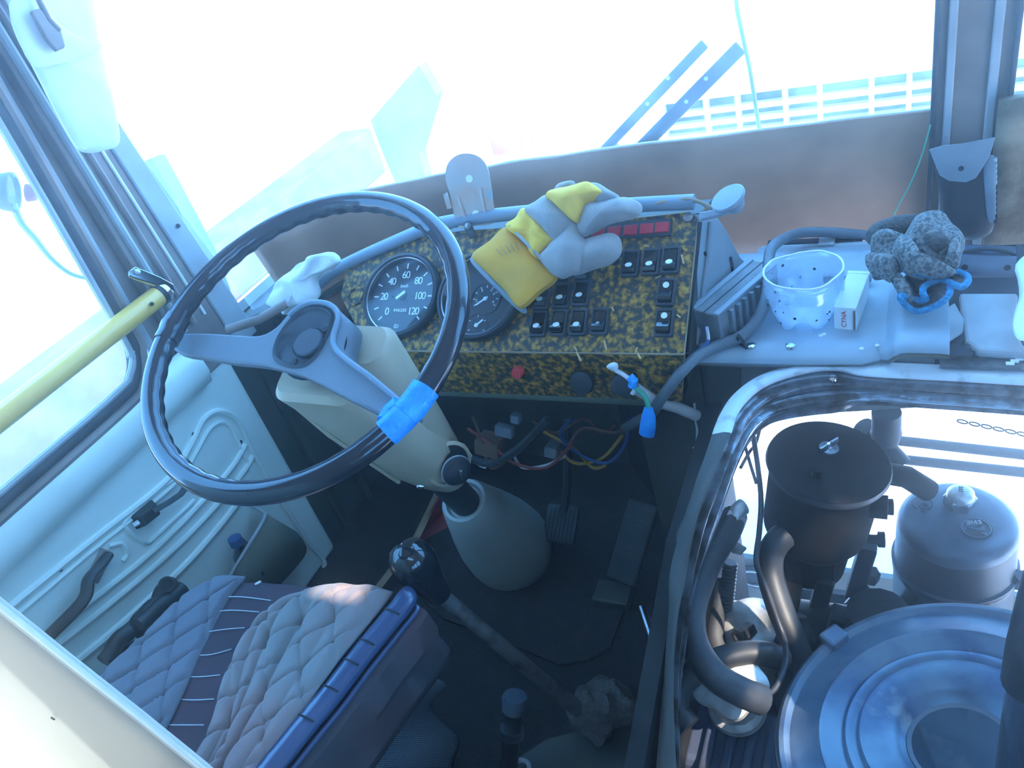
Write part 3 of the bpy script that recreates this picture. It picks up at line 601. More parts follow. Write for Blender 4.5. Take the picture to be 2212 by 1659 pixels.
def gauge_body(c, r, name):
    g = obj(name, lathe(c, PN, [(r * .98, 0), (r, .004), (r, .010), (r * .965, .015), (r * .91, .016), (r * .865, .012), (r * .85, .004)], 56, cap=False), 'black_plastic', ip)
    obj('dial', lathe(c + PN * .003, PN, [(0, 0), (r * .86, 0)], 48, cap=False), 'dial_face', g, smooth=False)
    obj('chrome_ring', lathe(c + PN * .0125, PN, [(r * .855, 0), (r * .875, .0012), (r * .88, 0)], 56, cap=False), 'steel', g)
    return g
def on(c, ang, rad, h): return c + PA * (rad * math.cos(ang)) + PB * (rad * math.sin(ang)) + PN * h
GR = .0685
c1 = pp(873, 642); g1 = gauge_body(c1, GR, 'speedometer')
for k in range(13):
    a = math.radians(225 - 22.5 * k); q = on(c1, a, GR * .72, .0038); t_ = on(V(), a, 1, 0)
    obj('tick', box(q, GR * .12, .0022, .0006, (t_, PN.cross(t_), PN)), 'dial_white', g1, smooth=False)
for k in range(7):
    a = math.radians(225 - 45 * k); text(str(20 * k), on(c1, a, GR * (.50 if k != 5 else .46), .0038), PA, PB, .0165, 'dial_white', g1, 'numeral', space=.82)
text('km/h', on(c1, PI / 2, GR * .24, .0038), PA, PB, .007, 'dial_white', g1, 'unit_lettering')
obj('odometer_window', box(on(c1, -PI / 2, GR * .33, .0035), .030, .007, .0008, (PA, PB, PN)), 'black_matte', g1, smooth=False)
text('446285', on(c1, -PI / 2, GR * .33, .0045), PA, PB, .0072, 'dial_white', g1, 'odometer_digits', space=1.15)
text('ID', on(c1, math.radians(-93), GR * .70, .0038), PA, PB, .0085, 'dial_white', g1, 'beam_symbol')
obj('needle_hub', lathe(c1 + PN * .003, PN, [(.007, 0), (.006, .006), (0, .007)], 16), 'dial_face', g1)
nd = (PA * .75 + PB * .6).normalized(); obj('needle', box(c1 + PN * .010, .018, .004, .0015, (nd, PN.cross(nd), PN)), 'dot_cream', g1, smooth=False)
for s in (-1, 1): obj('dial_pin', lathe(c1 + PA * s * .019 + PN * .003, PN, [(.0022, 0), (0, .002)], 8), 'black_matte', g1)
obj('cover_glass', lathe(c1 + PN * .0118, PN, [(0, 0), (GR * .86, 0)], 40, cap=False), 'gauge_glass', g1)
c2 = pp(1040, 643); g2 = gauge_body(c2, GR, 'combination_gauge')
def subdial(c, r, marks, na):
    sd_ = obj('sub_dial', lathe(c + PN * .0035, PN, [(0, 0), (r, 0), (r, .0008)], 28, cap=False), 'black_plastic', g2)
    for k in range(marks):
        a = math.radians(210 - 240 * k / (marks - 1)); t_ = on(V(), a, 1, 0)
        obj('tick', box(on(c, a, r * .78, .0045), r * .16, .0012, .0005, (t_, PN.cross(t_), PN)), 'dial_white', sd_, smooth=False)
    n_ = on(V(), na, 1, 0); obj('needle', box(c + n_ * r * .25 + PN * .006, r * .9, .0024, .001, (n_, PN.cross(n_), PN)), 'dial_white', sd_, smooth=False)
    obj('needle_hub', lathe(c + PN * .005, PN, [(.0032, 0), (.0028, .002), (0, .0025)], 12), 'dial_white', sd_)
    return sd_
sb = subdial(pp(1052, 648), .024, 9, math.radians(215))
for s_, a in (('4', 60), ('6', 30), ('0', -20), ('8', 120), ('2', 190)): text(s_, on(pp(1052, 648), math.radians(a), .0145, .0048), PA, PB, .0055, 'dial_white', g2, 'numeral')
subdial(pp(1033, 705), .018, 5, math.radians(40)); subdial(pp(990, 640), .018, 5, math.radians(100))
obj('cover_glass', lathe(c2 + PN * .0118, PN, [(0, 0), (GR * .86, 0)], 40, cap=False), 'gauge_glass', g2)
# plugged hole left of the speedometer
obj('hole_ring', lathe(pp(768, 640), PN, [(.017, 0), (.016, .003), (.012, .003), (.011, .0)], 24, cap=False), 'speckle', ip)
# push button and two knobs on the lower face
def lf(x, y, o=0.0): return AY(x, y, .205 - o)
b_ = obj('push_button', lathe(lf(1122, 797), (0, -1, .15), [(.013, 0), (.013, .006), (.010, .010), (.009, .010)], 20), 'black_plastic', ip)
obj('button_cap', lathe(lf(1122, 800, .008), (0, -1, .15), [(.0085, 0), (.0085, .010), (.007, .012), (0, .012)], 20), 'red_button', b_, label='red button cap')
for x, y in ((1262, 822), (1350, 828)):
    k_ = obj('knob_stem', lathe(lf(x + 3, y - 12), (0, -1, .1), [(.006, 0), (.006, .018)], 14), 'steel', ip)
    obj('knob', lathe(lf(x, y, .016), (0, -1, .35), [(.010, 0), (.0165, .003), (.0175, .007), (.016, .012), (.010, .014), (0, .0145)], 24), 'black_plastic', k_)

# ------------------------------------------------------------------ perforated metal holder plate on the panel edge
mp = thing('holder_plate', 'worn round-topped sheet metal holder plate standing on the dashboard edge', 'bracket', pp(1025, 500))
MO = pp(1020, 470, .012); MN = V((.15, -.93, .33)).normalized()
mpt = lambda x, y, o=0.0: AP(x, y, MO + MN * o, MN)
pl_ = [mpt(*q) for q in ((990, 490), (972, 420), (962, 385), (966, 356), (982, 338), (1005, 331), (1032, 337), (1050, 356), (1058, 385), (1064, 430), (1068, 480), (1030, 487))]
obj('plate', prism(spline(pl_, 3, True), -MN * .0015), 'rusty', mp, smooth=False)
for q in ((1014, 386), (1028, 462)):
    obj('slot_hole', lathe(mpt(*q, .0002), MN, [(.0055, 0), (.0055, .0008)], 14), 'white_paint', mp)
for q in ((988, 425, 1004, 470), (1036, 405, 1048, 465)): obj('fold_rib', tube([mpt(q[0], q[1], .001), mpt(q[2], q[3], .001)], .002, 6), 'rusty', mp)
obj('side_tab', prism([mpt(*q, .004) for q in ((957, 420), (964, 416), (974, 450), (966, 452))], -MN * .004), 'rusty', mp, smooth=False)
obj('paint_chip', prism([mpt(*q, .0005) for q in ((1052, 415), (1063, 408), (1065, 428), (1056, 430))], MN * .0005), 'outside_bar', mp, smooth=False)
obj('clamp_foot', prism([mpt(*q, .006) for q in ((1004, 482), (1012, 476), (1020, 482), (1030, 510), (1018, 516), (1008, 505))], MN * .006), 'rubber', mp, smooth=False, bevel=.002)
obj('clamp_bolt', lathe(mpt(1012, 487, .012), MN, [(.005, 0), (.005, .003), (0, .004)], 8), 'steel', mp)

# ------------------------------------------------------------------ leather work glove lying on the panel
gv = thing('work_glove', 'grey suede and yellow canvas work glove lying across the instrument panel', 'glove', pp(1200, 540))
GN = (PN + V((0, -.15, 0))).normalized()
def gp(x, y, o): return AP(x, y, PO + PN * (.014 + o), PN)
obj('glove_cuff', pillow([gp(*q, .012) for q in ((1022, 556), (1060, 523), (1098, 491), (1128, 520), (1166, 560), (1205, 598), (1168, 634), (1128, 668), (1095, 632), (1058, 594))], GN, .016, .010, rings=6, pw=.28, wr=.003, ws=25, sub=5), 'cuff_yellow', gv, label='stiff yellow cuff')
obj('cuff_lining', pillow([gp(*q, .004) for q in ((1018, 566), (1030, 556), (1080, 610), (1135, 662), (1126, 676), (1070, 622))], GN, .012, .006, rings=4, pw=.3), 'pouch_grey', gv)
obj('cuff_seam', tube([gp(1101, 488, .030), gp(1130, 518, .034), gp(1168, 557, .034), gp(1207, 596, .024)], .0022, 6), 'suede', gv)
for k in range(5): a_ = 1072 + 10 * k; obj('faded_print', tube([gp(a_, 538 - 4 * k, .0275 + .0004 * k), gp(a_ + 13 - k, 552 - 3 * k, .0285)], .0005, 4), 'wood', gv)
obj('wrist_fabric', pillow([gp(*q, .018) for q in ((1096, 492), (1118, 468), (1140, 452), (1172, 482), (1206, 518), (1188, 540), (1170, 560), (1134, 526))], GN, .020, .012, rings=7, pw=.4, wr=.010, ws=42, sub=6), 'glove_yellow', gv, label='wrinkled yellow wrist fabric')
obj('knuckle_strap', pillow([gp(*q, .028) for q in ((1136, 456), (1160, 438), (1186, 424), (1212, 448), (1244, 478), (1226, 500), (1204, 524), (1170, 490))], GN, .020, .014, rings=6, pw=.35, wr=.002), 'suede', gv)
obj('hand_back', pillow([gp(*q, .040) for q in ((1182, 428), (1200, 410), (1232, 402), (1270, 396), (1300, 406), (1312, 420), (1290, 432), (1266, 442), (1256, 462), (1242, 480), (1212, 452))], GN, .018, .016, rings=7, pw=.4, wr=.007, ws=45, sub=6), 'glove_yellow', gv, label='yellow fabric back of the hand')
obj('finger', pillow([gp(*q, .020) for q in ((1198, 412), (1208, 398), (1236, 391), (1242, 398), (1230, 410), (1210, 420))], GN, .010, .008, rings=5), 'suede', gv)
obj('finger', pillow([gp(*q, .034) for q in ((1262, 402), (1290, 396), (1318, 412), (1338, 424), (1336, 436), (1310, 440), (1286, 438))], GN, .014, .012, rings=5), 'suede', gv)
obj('finger', pillow([gp(*q, .028) for q in ((1246, 472), (1262, 444), (1300, 434), (1352, 429), (1378, 436), (1386, 452), (1374, 468), (1330, 476), (1294, 486), (1276, 502), (1262, 512), (1250, 500))], GN, .022, .018, rings=8, pw=.5, wr=.005, ws=40), 'suede', gv)
obj('palm', pillow([gp(*q, .024) for q in ((1166, 562), (1186, 538), (1206, 516), (1228, 492), (1246, 474), (1256, 506), (1272, 530), (1262, 560), (1248, 588), (1226, 597), (1206, 598))], GN, .020, .018, rings=8, pw=.42, wr=.006, ws=38), 'suede', gv)
obj('thumb', pillow([gp(*q, .014) for q in ((1240, 530), (1264, 521), (1296, 511), (1322, 505), (1338, 516), (1340, 548), (1322, 568), (1296, 578), (1266, 588), (1236, 594), (1226, 570))], GN, .024, .014, rings=8, pw=.5, wr=.005, ws=40), 'suede', gv)

# white rag over the left end of the panel edge
rg = obj('white_rag', pillow([AP(x, y, pp(660, 620, .02), (PN + V((0, -.6, 0))).normalized()) for x, y in ((578, 655), (590, 632), (608, 600), (640, 575), (672, 557), (700, 547), (728, 548), (734, 566), (716, 582), (690, 590), (686, 622), (684, 650), (655, 656), (630, 664), (612, 682), (592, 668))], (.1, -.8, .6), .020, .016, rings=9, pw=.45, wr=.014, ws=40, sub=5), 'white_cloth')
tag(rg, 'crumpled white rag stuffed at the left end of the dashboard', 'rag')
sk = thing('column_stalk', 'dark grey switch stalk behind the steering wheel hub', 'stalk', AY(560, 690, .12))
obj('stalk_rod', tube([AY(492, 712, .10), AY(560, 690, .12), AY(620, 655, .15)], .007, 10), 'pillar', sk)

# two panel stoppers: cap on an arm at the right top of the panel
cp = thing('suction_mount', 'blue grey round suction cup mount on an arm at the panel corner', 'mount', pp(1550, 460))
MQ = pp(1575, 440, .02)
cq = lambda x, y, o=0.0: AP(x, y, MQ + PN * o, PN)
obj('mount_arm', prism([cq(*q) for q in ((1512, 462), (1545, 456), (1582, 442), (1590, 460), (1548, 472), (1514, 480))], PN * .006), 'duct', cp, smooth=False, bevel=.002)
obj('mount_stem', lathe(cq(1585, 448, .000), (.25, -.35, .9), [(.011, 0), (.0125, .008), (.010, .020), (.008, .026)], 18), 'duct', cp)
obj('mount_cup', lathe(cq(1578, 436, .028), (-.30, -.30, .90), [(.008, 0), (.019, .003), (.0215, .005), (.0218, .0075), (.020, .009), (0, .0095)], 32), 'duct', cp)

# ================================================================== STEERING WHEEL AND COLUMN
WC = V((0, 0, .78)); WN = V((.06, -.3747, .925)).normalized(); WU = (V((1, 0, 0)) - WN * WN.x).normalized(); WV = WN.cross(WU)
def wp(x, y, o=0.0): return AP(x, y, WC + WN * o, WN)
sw = thing('steering_wheel', 'large black steering wheel with two spokes and blue tape on the rim', 'steering wheel', WC)
RR, RT = .2055, .0140
def rim_ring(a0, a1, n, rt, closed, seg=20, grips=True):
    rings = []
    for i in range(n + (0 if closed else 1)):
        a = a0 + (a1 - a0) * i / n; d = WU * math.cos(a) + WV * math.sin(a); ring = []
        for k in range(seg):
            g = 2 * PI * k / seg; r = rt
            if grips: r *= 1 - .10 * max(0, -math.cos(g - .6)) * (.5 + .5 * math.cos(a * 46))
            ring.append(WC + d * (RR + r * math.cos(g)) + WN * (r * math.sin(g)))
        rings.append(ring)
    if closed: rings.append(rings[0])
    return rings
ring = rim_ring(0, 2 * PI, 368, RT, True); m_ = MB(); n_ = 20; vs_ = [p for r in ring[:-1] for p in r]; L_ = len(ring) - 1
m_.add(vs_, [(j * n_ + k, j * n_ + (k + 1) % n_, ((j + 1) % L_) * n_ + (k + 1) % n_, ((j + 1) % L_) * n_ + k) for j in range(L_) for k in range(n_)])
m_.f = [tuple(reversed(q)) for q in m_.f]
obj('rim', m_, 'rim_black', sw, ang=60)
def ang_of(x, y): d = wp(x, y) - WC; return math.atan2(d.dot(WV), d.dot(WU))
a0, a1 = ang_of(832, 935), ang_of(938, 848)
tp = loft(rim_ring(a0, a0 + (a1 - a0) * .55, 10, RT * 1.11, False, grips=False)); tp += loft(rim_ring(a0 + (a1 - a0) * .45, a1, 10, RT * 1.16, False, grips=False))
for i, p in enumerate(tp.v): tp.v[i] = p + WN * (.0015 * noise.noise(p * 90))
tp.f = [tuple(reversed(q)) for q in tp.f]
obj('blue_tape', tp, 'blue_tape', sw, label='blue insulating tape wrapped around the rim')
obj('blue_tape', tube([wp(868, 878, -.002), wp(850, 893, -.004), wp(838, 915, -.002)], .013, 12), 'blue_tape', sw)
al = ang_of(385, 712); tb = loft(rim_ring(al - .09, al + .09, 8, RT * 1.13, False, grips=False)); tb.f = [tuple(reversed(q)) for q in tb.f]
for i, p in enumerate(tb.v): tb.v[i] = p + WN * (.002 * noise.noise(p * 120))
obj('black_tape', tb, 'rim_black', sw)
# spoke plate: a wide pressed V through the hub
SO = -.022
sp_o = [(368, 745), (380, 722), (440, 719), (500, 722), (560, 724), (596, 706), (618, 682), (644, 660), (676, 650), (712, 654), (732, 668), (734, 690), (724, 728), (724, 752), (742, 770), (790, 804), (836, 840), (872, 872), (866, 888), (838, 900), (790, 880), (730, 850), (670, 818), (610, 798), (560, 788), (500, 782), (440, 772), (392, 764)]
so = [wp(x, y, SO) for x, y in sp_o]
obj('spoke_plate', prism(spline(so, 3, True), -WN * .012), 'grip_plastic', sw, smooth=True, bevel=.003, ang=30)
# raised wall round the hub recess
wall = [(596, 790), (582, 770), (584, 744), (600, 712), (624, 682), (652, 661), (680, 653), (710, 657), (728, 672), (730, 692), (720, 728), (724, 752), (748, 776), (800, 814), (862, 866)]
wl = spline([wp(x, y, SO + .004) for x, y in wall], 4)
obj('hub_lip', tube(wl[16:], .0035, 8), 'grey_edge', sw)
obj('hub_skirt', loft([[p - WN * .004 for p in wl[20:]], [p + WU * .012 - WV * .004 - WN * .040 for p in wl[20:]]], closed=False), 'grip_plastic', sw, solid=.004)
hubd = [(600, 786), (588, 768), (592, 742), (608, 712), (630, 686), (656, 668), (682, 660), (706, 664), (720, 676), (720, 694), (708, 730), (690, 764), (664, 790), (632, 796)]
dish = [wp(x, y, SO + .0005) for x, y in hubd]; dc = sum(dish, V()) / len(dish); dsp = spline(dish, 4, True)
obj('hub_dish', loft([dsp, [dc + (p - dc) * .93 + WN * .003 for p in dsp], [dc + (p - dc) * .88 - WN * .000 for p in dsp]]), 'hub_grey', sw, ang=25)
hc = wp(668, 742, SO + .002)
obj('hub_groove', lathe(hc, WN, [(.0, 0), (.0215, 0), (.0215, .001)], 32, cap=False), 'black_matte', sw)
obj('hub_cap', lathe(hc, WN, [(.0195, 0), (.0195, .0035), (.018, .005), (0, .0055)], 36), 'hub_grey', sw)
for q in ((636, 782), (702, 712)): obj('hub_notch', lathe(wp(*q, SO + .001), WN, [(.005, 0), (.004, .001)], 10), 'black_matte', sw)
obj('hub_boss', lathe(WC - WN * .075, WN, [(.030, 0), (.034, .02), (.045, .04)], 24), 'black_plastic', sw)

# column shroud
cl = thing('steering_column', 'cream plastic steering column shroud with ignition lock and rubber floor boot', 'steering column', WC - WN * .8)
def cpt_(t, a, b): return WC - WN * t + WU * a + WV * b
def cring(t, hw, hv, cu, cv, r): return rrect(WC - WN * t + WU * cu + WV * cv, WU, WV, hw, hv, r, 6)
obj('upper_shell', loft([cring(.072, .056, .028, .012, .032, .02), cring(.085, .064, .036, .012, .032, .026), cring(.16, .058, .036, .012, .028, .026), cring(.27, .050, .034, .016, .018, .026), cring(.34, .046, .032, .018, .010, .026)]), 'cream_plastic', cl, ang=40)
obj('lower_shell', loft([cring(.078, .050, .020, -.024, -.022, .014), cring(.088, .062, .030, -.020, -.020, .02), cring(.14, .066, .034, -.008, -.014, .024), cring(.24, .060, .036, .004, -.012, .026), cring(.34, .056, .038, .016, -.008, .03), cring(.395, .046, .032, .018, -.004, .03), cring(.415, .034, .024, .018, -.002, .022)]), 'cream_plastic', cl, ang=40)
obj('shell_rib', tube([cpt_(.09, -.07, -.040), cpt_(.2, -.060, -.044), cpt_(.36, -.03, -.042)], .004, 8), 'cream_plastic', cl)
# ignition lock
ia = AY(948, 945, .10); IG = V((.80, -.55, .10)).normalized()
IC = cpt_(.325, .066, -.016)
obj('lock_recess', lathe(IC - IG * .004, IG, [(.034, 0), (.037, .004), (.032, .008), (.030, .001)], 28), 'cream_plastic', cl)
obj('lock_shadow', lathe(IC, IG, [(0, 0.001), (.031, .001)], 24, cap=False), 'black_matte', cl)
lk = obj('ignition_lock', lathe(IC, IG, [(.019, 0), (.019, .022), (.022, .023), (.023, .027), (.021, .031), (.019, .032), (.018, .036), (.012, .038), (0, .036)], 28), 'black_plastic', cl)
obj('lock_ring', lathe(IC + IG * .0225, IG, [(.0225, 0), (.024, .0018), (.0225, .0035)], 28, cap=False), 'pillar_light', lk)
obj('key_slot', box(IC + IG * .040, .016, .004, .008, frame(IG, (0, .3, 1))), 'steel', lk, smooth=False, bevel=.001)
obj('column_bolt', lathe(AY(908, 1050, .10), (.5, -.6, .4), [(.006, 0), (.006, .004), (0, .006)], 6), 'chrome', cl)
obj('column_tube', tube([WC - WN * .40, WC - WN * .56], .026, 18), 'black_plastic', cl)
obj('floor_boot', lathe(WC - WN * .80, WN, [(.080, 0), (.086, .02), (.087, .05), (.082, .10), (.070, .16), (.055, .22), (.045, .262), (.040, .272), (.034, .272), (.031, .262)], 36), 'boot', cl, label='pale rubber boot at the column foot')

# ================================================================== under the dash
wr = thing('wire_bundle', 'tangle of coloured wires hanging under the dashboard', 'wires', (.15, .30, .4))
wires = [([(1010, 925), (1060, 960), (1110, 1000), (1180, 1010), (1235, 960)], 'wire_red'), ([(1235, 905), (1210, 940), (1250, 980), (1310, 1000), (1350, 960), (1360, 900)], 'wire_blue'), ([(1170, 930), (1240, 970), (1280, 1010), (1310, 1005)], 'wire_yellow'), ([(1150, 910), (1200, 935), (1260, 905), (1300, 935), (1330, 915)], 'wire_brown'),
         ([(1020, 900), (1035, 935), (1060, 1010), (1100, 990)], 'wire_brown'), ([(1110, 985), (1130, 1010), (1180, 1005), (1220, 985)], 'wire_white'), ([(1200, 960), (1240, 1000), (1300, 990), (1345, 940)], 'wire_yellow'), ([(1000, 960), (1030, 1000), (1050, 1010)], 'wire_white'), ([(1185, 905), (1120, 970), (1060, 1000), (1020, 990)], 'rubber'), ([(1230, 960), (1260, 925), (1330, 935), (1372, 905)], 'wire_brown')]
for i, (q, m) in enumerate(wires): obj('wire', tube(spline([AY(x, y, .27 + .012 * (i % 4)) for x, y in q], 6), .0028 if i != 8 else .008, 6), m, wr)
for q, s in (((1090, 930), (.032, .02, .016)), ((1060, 960), (.045, .03, .04)), ((1195, 970), (.022, .02, .03)), ((1115, 903), (.016, .016, .016))):
    X, Y, Z = frame((0, -1, .2), (1, 0, -.2)); obj('connector', box(AY(*q, .285), s[0], s[1], s[2], (X, Y, Z)), 'box_grey' if q[0] != 1060 else 'wire_brown', wr, smooth=False, bevel=.002)

# wires hung on the right knob
hw = thing('loose_wire', 'loose white and green wire hooked over the right knob with blue taped end', 'wire', lf(1385, 860, .02))
obj('white_wire', tube(spline([lf(1330, 800, .02), lf(1345, 808, .024), lf(1362, 822, .03), lf(1372, 838, .03), lf(1366, 850, .03)], 5), .0032, 8), 'wire_white', hw)
obj('green_wire', tube(spline([lf(1372, 838, .03), lf(1390, 852, .03), lf(1398, 868, .032), lf(1402, 885, .034)], 5), .0035, 8), 'wire_green', hw)
obj('plug', pillow([lf(*q, .02) for q in ((1310, 792), (1322, 783), (1334, 786), (1334, 800), (1326, 802))], (0, -1, .4), .006, rings=4), 'white_cloth', hw)
obj('blue_wrap', tube([lf(1360, 814, .031), lf(1369, 822, .033), lf(1366, 834, .033)], .006, 10), 'blue_tape', hw)
obj('taped_end', tube([lf(1401, 880, .034), lf(1401, 900, .036), lf(1400, 918, .036), lf(1397, 938, .036)], lambda t: .006 + .005 * min(1, t * 2.2), 10, flat=.6, up=(0, 1, 0)), 'blue_tape', hw)

# vertical kick plate and fascia between dash and engine opening
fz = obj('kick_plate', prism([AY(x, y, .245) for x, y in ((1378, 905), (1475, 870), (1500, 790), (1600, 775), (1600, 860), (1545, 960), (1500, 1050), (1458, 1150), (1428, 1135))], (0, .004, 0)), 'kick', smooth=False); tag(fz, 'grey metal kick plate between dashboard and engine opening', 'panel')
o = obj('white_tube', tube([AY(1372, 838, .195), AY(1420, 868, .205), AY(1462, 880, .215), AY(1505, 898, .235)], .008, 12), 'wire_white'); tag(o, 'short white plastic tube poking out under the panel corner', 'tube')
o = obj('cord_end', tube(spline([AY(x, y, .238) for x, y in ((1500, 872), (1502, 905), (1506, 930), (1504, 960), (1498, 968))], 5), .0016, 6), 'wire_white'); tag(o, 'frayed thin cord hanging down the kick plate', 'cord')

# ================================================================== SHELF right of the panel
SZ = .59
sh = thing('dash_shelf', 'grey moulded dashboard shelf right of the instrument panel', 'shelf', (.58, .36, SZ))
def sz(x, y, o=0.0): return AZ(x, y, SZ + o)
top = [sz(1500, 768), sz(1545, 768), sz(1720, 771), sz(1860, 770), sz(1905, 760), sz(1935, 775), sz(2030, 778), sz(2050, 780)]
bk2 = [V((x, .49, SZ)) for x in (.41, .45, .5, .57, .60, .62, .67, .69)]
def shelf_f(u, v):
    p = poly_at(top, u).lerp(poly_at(bk2, u), v); x = p.x
    h = .021 * (1 / (1 + math.exp(-(x - .634) * 300))) * (1 - max(0, v - .55) * 1.6)     # raised right half
    h -= .012 * max(0, .06 - v) / .06
    return p + V((0, 0, h))
obj('shelf_top', grid(shelf_f, 56, 24), 'shelf', sh, solid=.004)
fr = [shelf_f(i / 40, 0) for i in range(41)]
obj('shelf_lip', loft([fr, [p + V((0, .010, -.012)) for p in fr]], closed=False), 'fascia', sh, solid=.003)
obj('fascia', prism([V((.38, .252, .44)), V((.47, .252, .47)), V((.80, .252, .52)), V((.80, .252, .575)), V((.38, .252, .575))], (0, .006, 0)), 'fascia', sh, smooth=False)
for x, y in ((1622, 748), (1708, 748)): obj('shelf_screw', lathe(sz(x, y, .001), (0, 0, 1), [(.0065, 0), (.006, .0022), (.003, .0035), (0, .003)], 14), 'chrome', sh)
for q in ((1773, 725), (1780, 722), (1861, 753), (1895, 746)): obj('paint_fleck', lathe(sz(*q, .0022), (0, 0, 1), [(.003, 0), (.0025, .0008)], 6), 'white_paint', sh)
# right, cracked continuation of the shelf
rs = thing('shelf_extension', 'cracked grey plastic shelf extension at the right edge of the dashboard', 'shelf', (.74, .36, SZ))
obj('extension_top', prism([sz(*q, .004) for q in ((2072, 632), (2200, 632), (2192, 700), (2212, 745), (2280, 755), (2280, 765), (2110, 755), (2085, 735), (2078, 680))], (0, 0, -.012)), 'shelf_light', rs, smooth=False, bevel=.004)
obj('broken_flap', prism([sz(*q, .012) for q in ((2038, 670), (2062, 655), (2082, 690), (2080, 715), (2050, 735), (2042, 700))], (0, 0, -.003)), 'shelf_light', rs, smooth=False)
obj('crack_gap', prism([sz(*q, -.001) for q in ((2040, 665), (2090, 715), (2075, 745), (2110, 755), (2100, 768), (2040, 768), (2048, 735))], (0, 0, -.004)), 'black_matte', rs, smooth=False)
obj('underside', prism([sz(*q, -.016) for q in ((2020, 600), (2280, 600), (2280, 780), (2020, 778))], (0, 0, -.006)), 'black_matte', rs, smooth=False)
obj('foam_edge', tube([sz(2085, 752, -.004), sz(2150, 762, -.004), sz(2260, 768, -.004)], .006, 8), 'asphalt', rs)
obj('rough_strip', prism([sz(*q, -.010) for q in ((2030, 772), (2120, 758), (2280, 770), (2280, 795), (2030, 790))], (0, 0, -.004)), 'asphalt', rs, smooth=False)
for q in ((2182, 785), (2192, 780), (2202, 775)): obj('plastic_chip', box(sz(*q, -.006), .008, .004, .002), 'white_paint', rs, smooth=False)

# heater duct roll and blower behind the shelf
dt = thing('heater_duct', 'rounded grey heater duct along the back of the shelf', 'duct', AY(1760, 560, .52))
da, db = AY(1640, 585, .50), AY(1880, 580, .50)
obj('duct_body', tube([da, da.lerp(db, .3), da.lerp(db, .7), db], .036, 24), 'duct', dt)
obj('duct_slot', box(da.lerp(db, .5) + V((0, .025, .034)), (db - da).length * .85, .012, .004), 'black_matte', dt, smooth=False)
obj('duct_flange', box(da.lerp(db, .5) + V((0, .012, .032)), (db - da).length * .95, .010, .006), 'shelf_light', dt, smooth=False, bevel=.001)
obj('duct_clip', box(da.lerp(db, .62) + V((0, .015, .037)), .022, .022, .006), 'shelf_light', dt, smooth=False, bevel=.001)
bl = thing('blower_tube', 'dark blue metal blower tube at the right end of the shelf', 'blower', AY(2140, 590, .48))
ba, bb = AY(2045, 575, .47), AY(2198, 582, .47)
obj('blower_body', tube([ba, ba.lerp(bb, .5), bb], .030, 24), 'blower', bl)
obj('blower_seam', tube(spline([AY(2075, 545, .46), AY(2130, 538, .46), AY(2180, 545, .46), AY(2203, 560, .46)], 5), .003, 6), 'rubber', bl)
for q in ((2084, 577), (2176, 578)): obj('blower_hole', lathe(AY(*q, .437), (0, -1, .3), [(.004, 0), (.004, .001)], 10), 'black_matte', bl)
obj('shadow_backing', box((.735, .475, .548), .19, .06, .07), 'engine_dark', bl, smooth=False, bevel=.004)  # dark box added in place of the shadow under the blower
obj('blower_end', lathe(bb, (1, 0, 0), [(.032, -.004), (.033, .004), (.02, .006)], 20), 'rubber', bl)
o = obj('plastic_scrap', pillow([AZ(x, y, .62) for x, y in ((2195, 570), (2230, 550), (2260, 600), (2260, 720), (2205, 735), (2188, 700), (2200, 640))], (-.2, -.5, .8), .01, rings=4, wr=.004), 'white_cloth'); tag(o, 'white torn plastic scrap at the right edge of the shelf', 'scrap')

# finned grey box with wires
pb = thing('finned_box', 'dusty grey finned electronics box leaning against the dashboard cheek', 'box', sz(1580, 690))
e0, e1 = sz(1560, 735, .0), sz(1655, 650, .0); bx = (e1 - e0).normalized(); by = V((-bx.y, bx.x, 0)); bc = sz(1594, 690) + V((0, 0, .026))
BA = (bx, by, V((0, 0, 1)))
obj('box_body', box(bc, .135, .044, .052, BA), 'box_grey', pb, smooth=False, bevel=.002)
obj('box_seam', box(bc + V((0, 0, .0262)), .135, .0012, .001, BA), 'black_matte', pb, smooth=False)
for k in range(7): obj('fin', box(bc + bx * (-.045 + k * .015) - by * .024, .006, .008, .046, BA), 'box_grey', pb, smooth=False)
for s in (-1, 1): obj('box_rim', box(bc + by * s * .018 + V((0, 0, .027)), .135, .008, .003, BA), 'duct', pb, smooth=False, bevel=.001)
for i, m in enumerate(('wire_white', 'wire_blue')):
    obj('lead', tube(spline([bc - bx * .068 + by * .004 * (i - .5) + V((0, 0, .004)), sz(1530, 735, .02), sz(1515, 752, .012 + .004 * i), sz(1492, 768, .006)], 6), .0024, 6), m, pb)

# thick grey cable looping over the shelf
cb = thing('grey_cable', 'thick grey cable looping across the shelf and down past the panel', 'cable', sz(1650, 640))
cpts = [AY(2010, 530, .53), AY(1900, 512, .53), AY(1790, 502, .52), AY(1720, 505, .50), sz(1672, 530, .055), sz(1660, 565, .05), sz(1658, 605, .045), sz(1652, 655, .035), sz(1632, 695, .02), sz(1598, 728, .012), sz(1560, 742, .010), AY(1510, 768, .215), AY(1470, 806, .19), AY(1430, 858, .185), AY(1408, 892, .21), AY(1372, 912, .26), AY(1350, 925, .29)]
obj('cable', tube(spline(cpts, 8), .0075, 12), 'cable', cb)
for q in (0, .004): obj('wire_tie', tube([sz(1594, 722, .024), sz(1606, 738, .018), sz(1612, 752, .003 + q), sz(1598, 742, .004), sz(1592, 728, .016 + q)], .0016, 6), 'black_matte', cb)

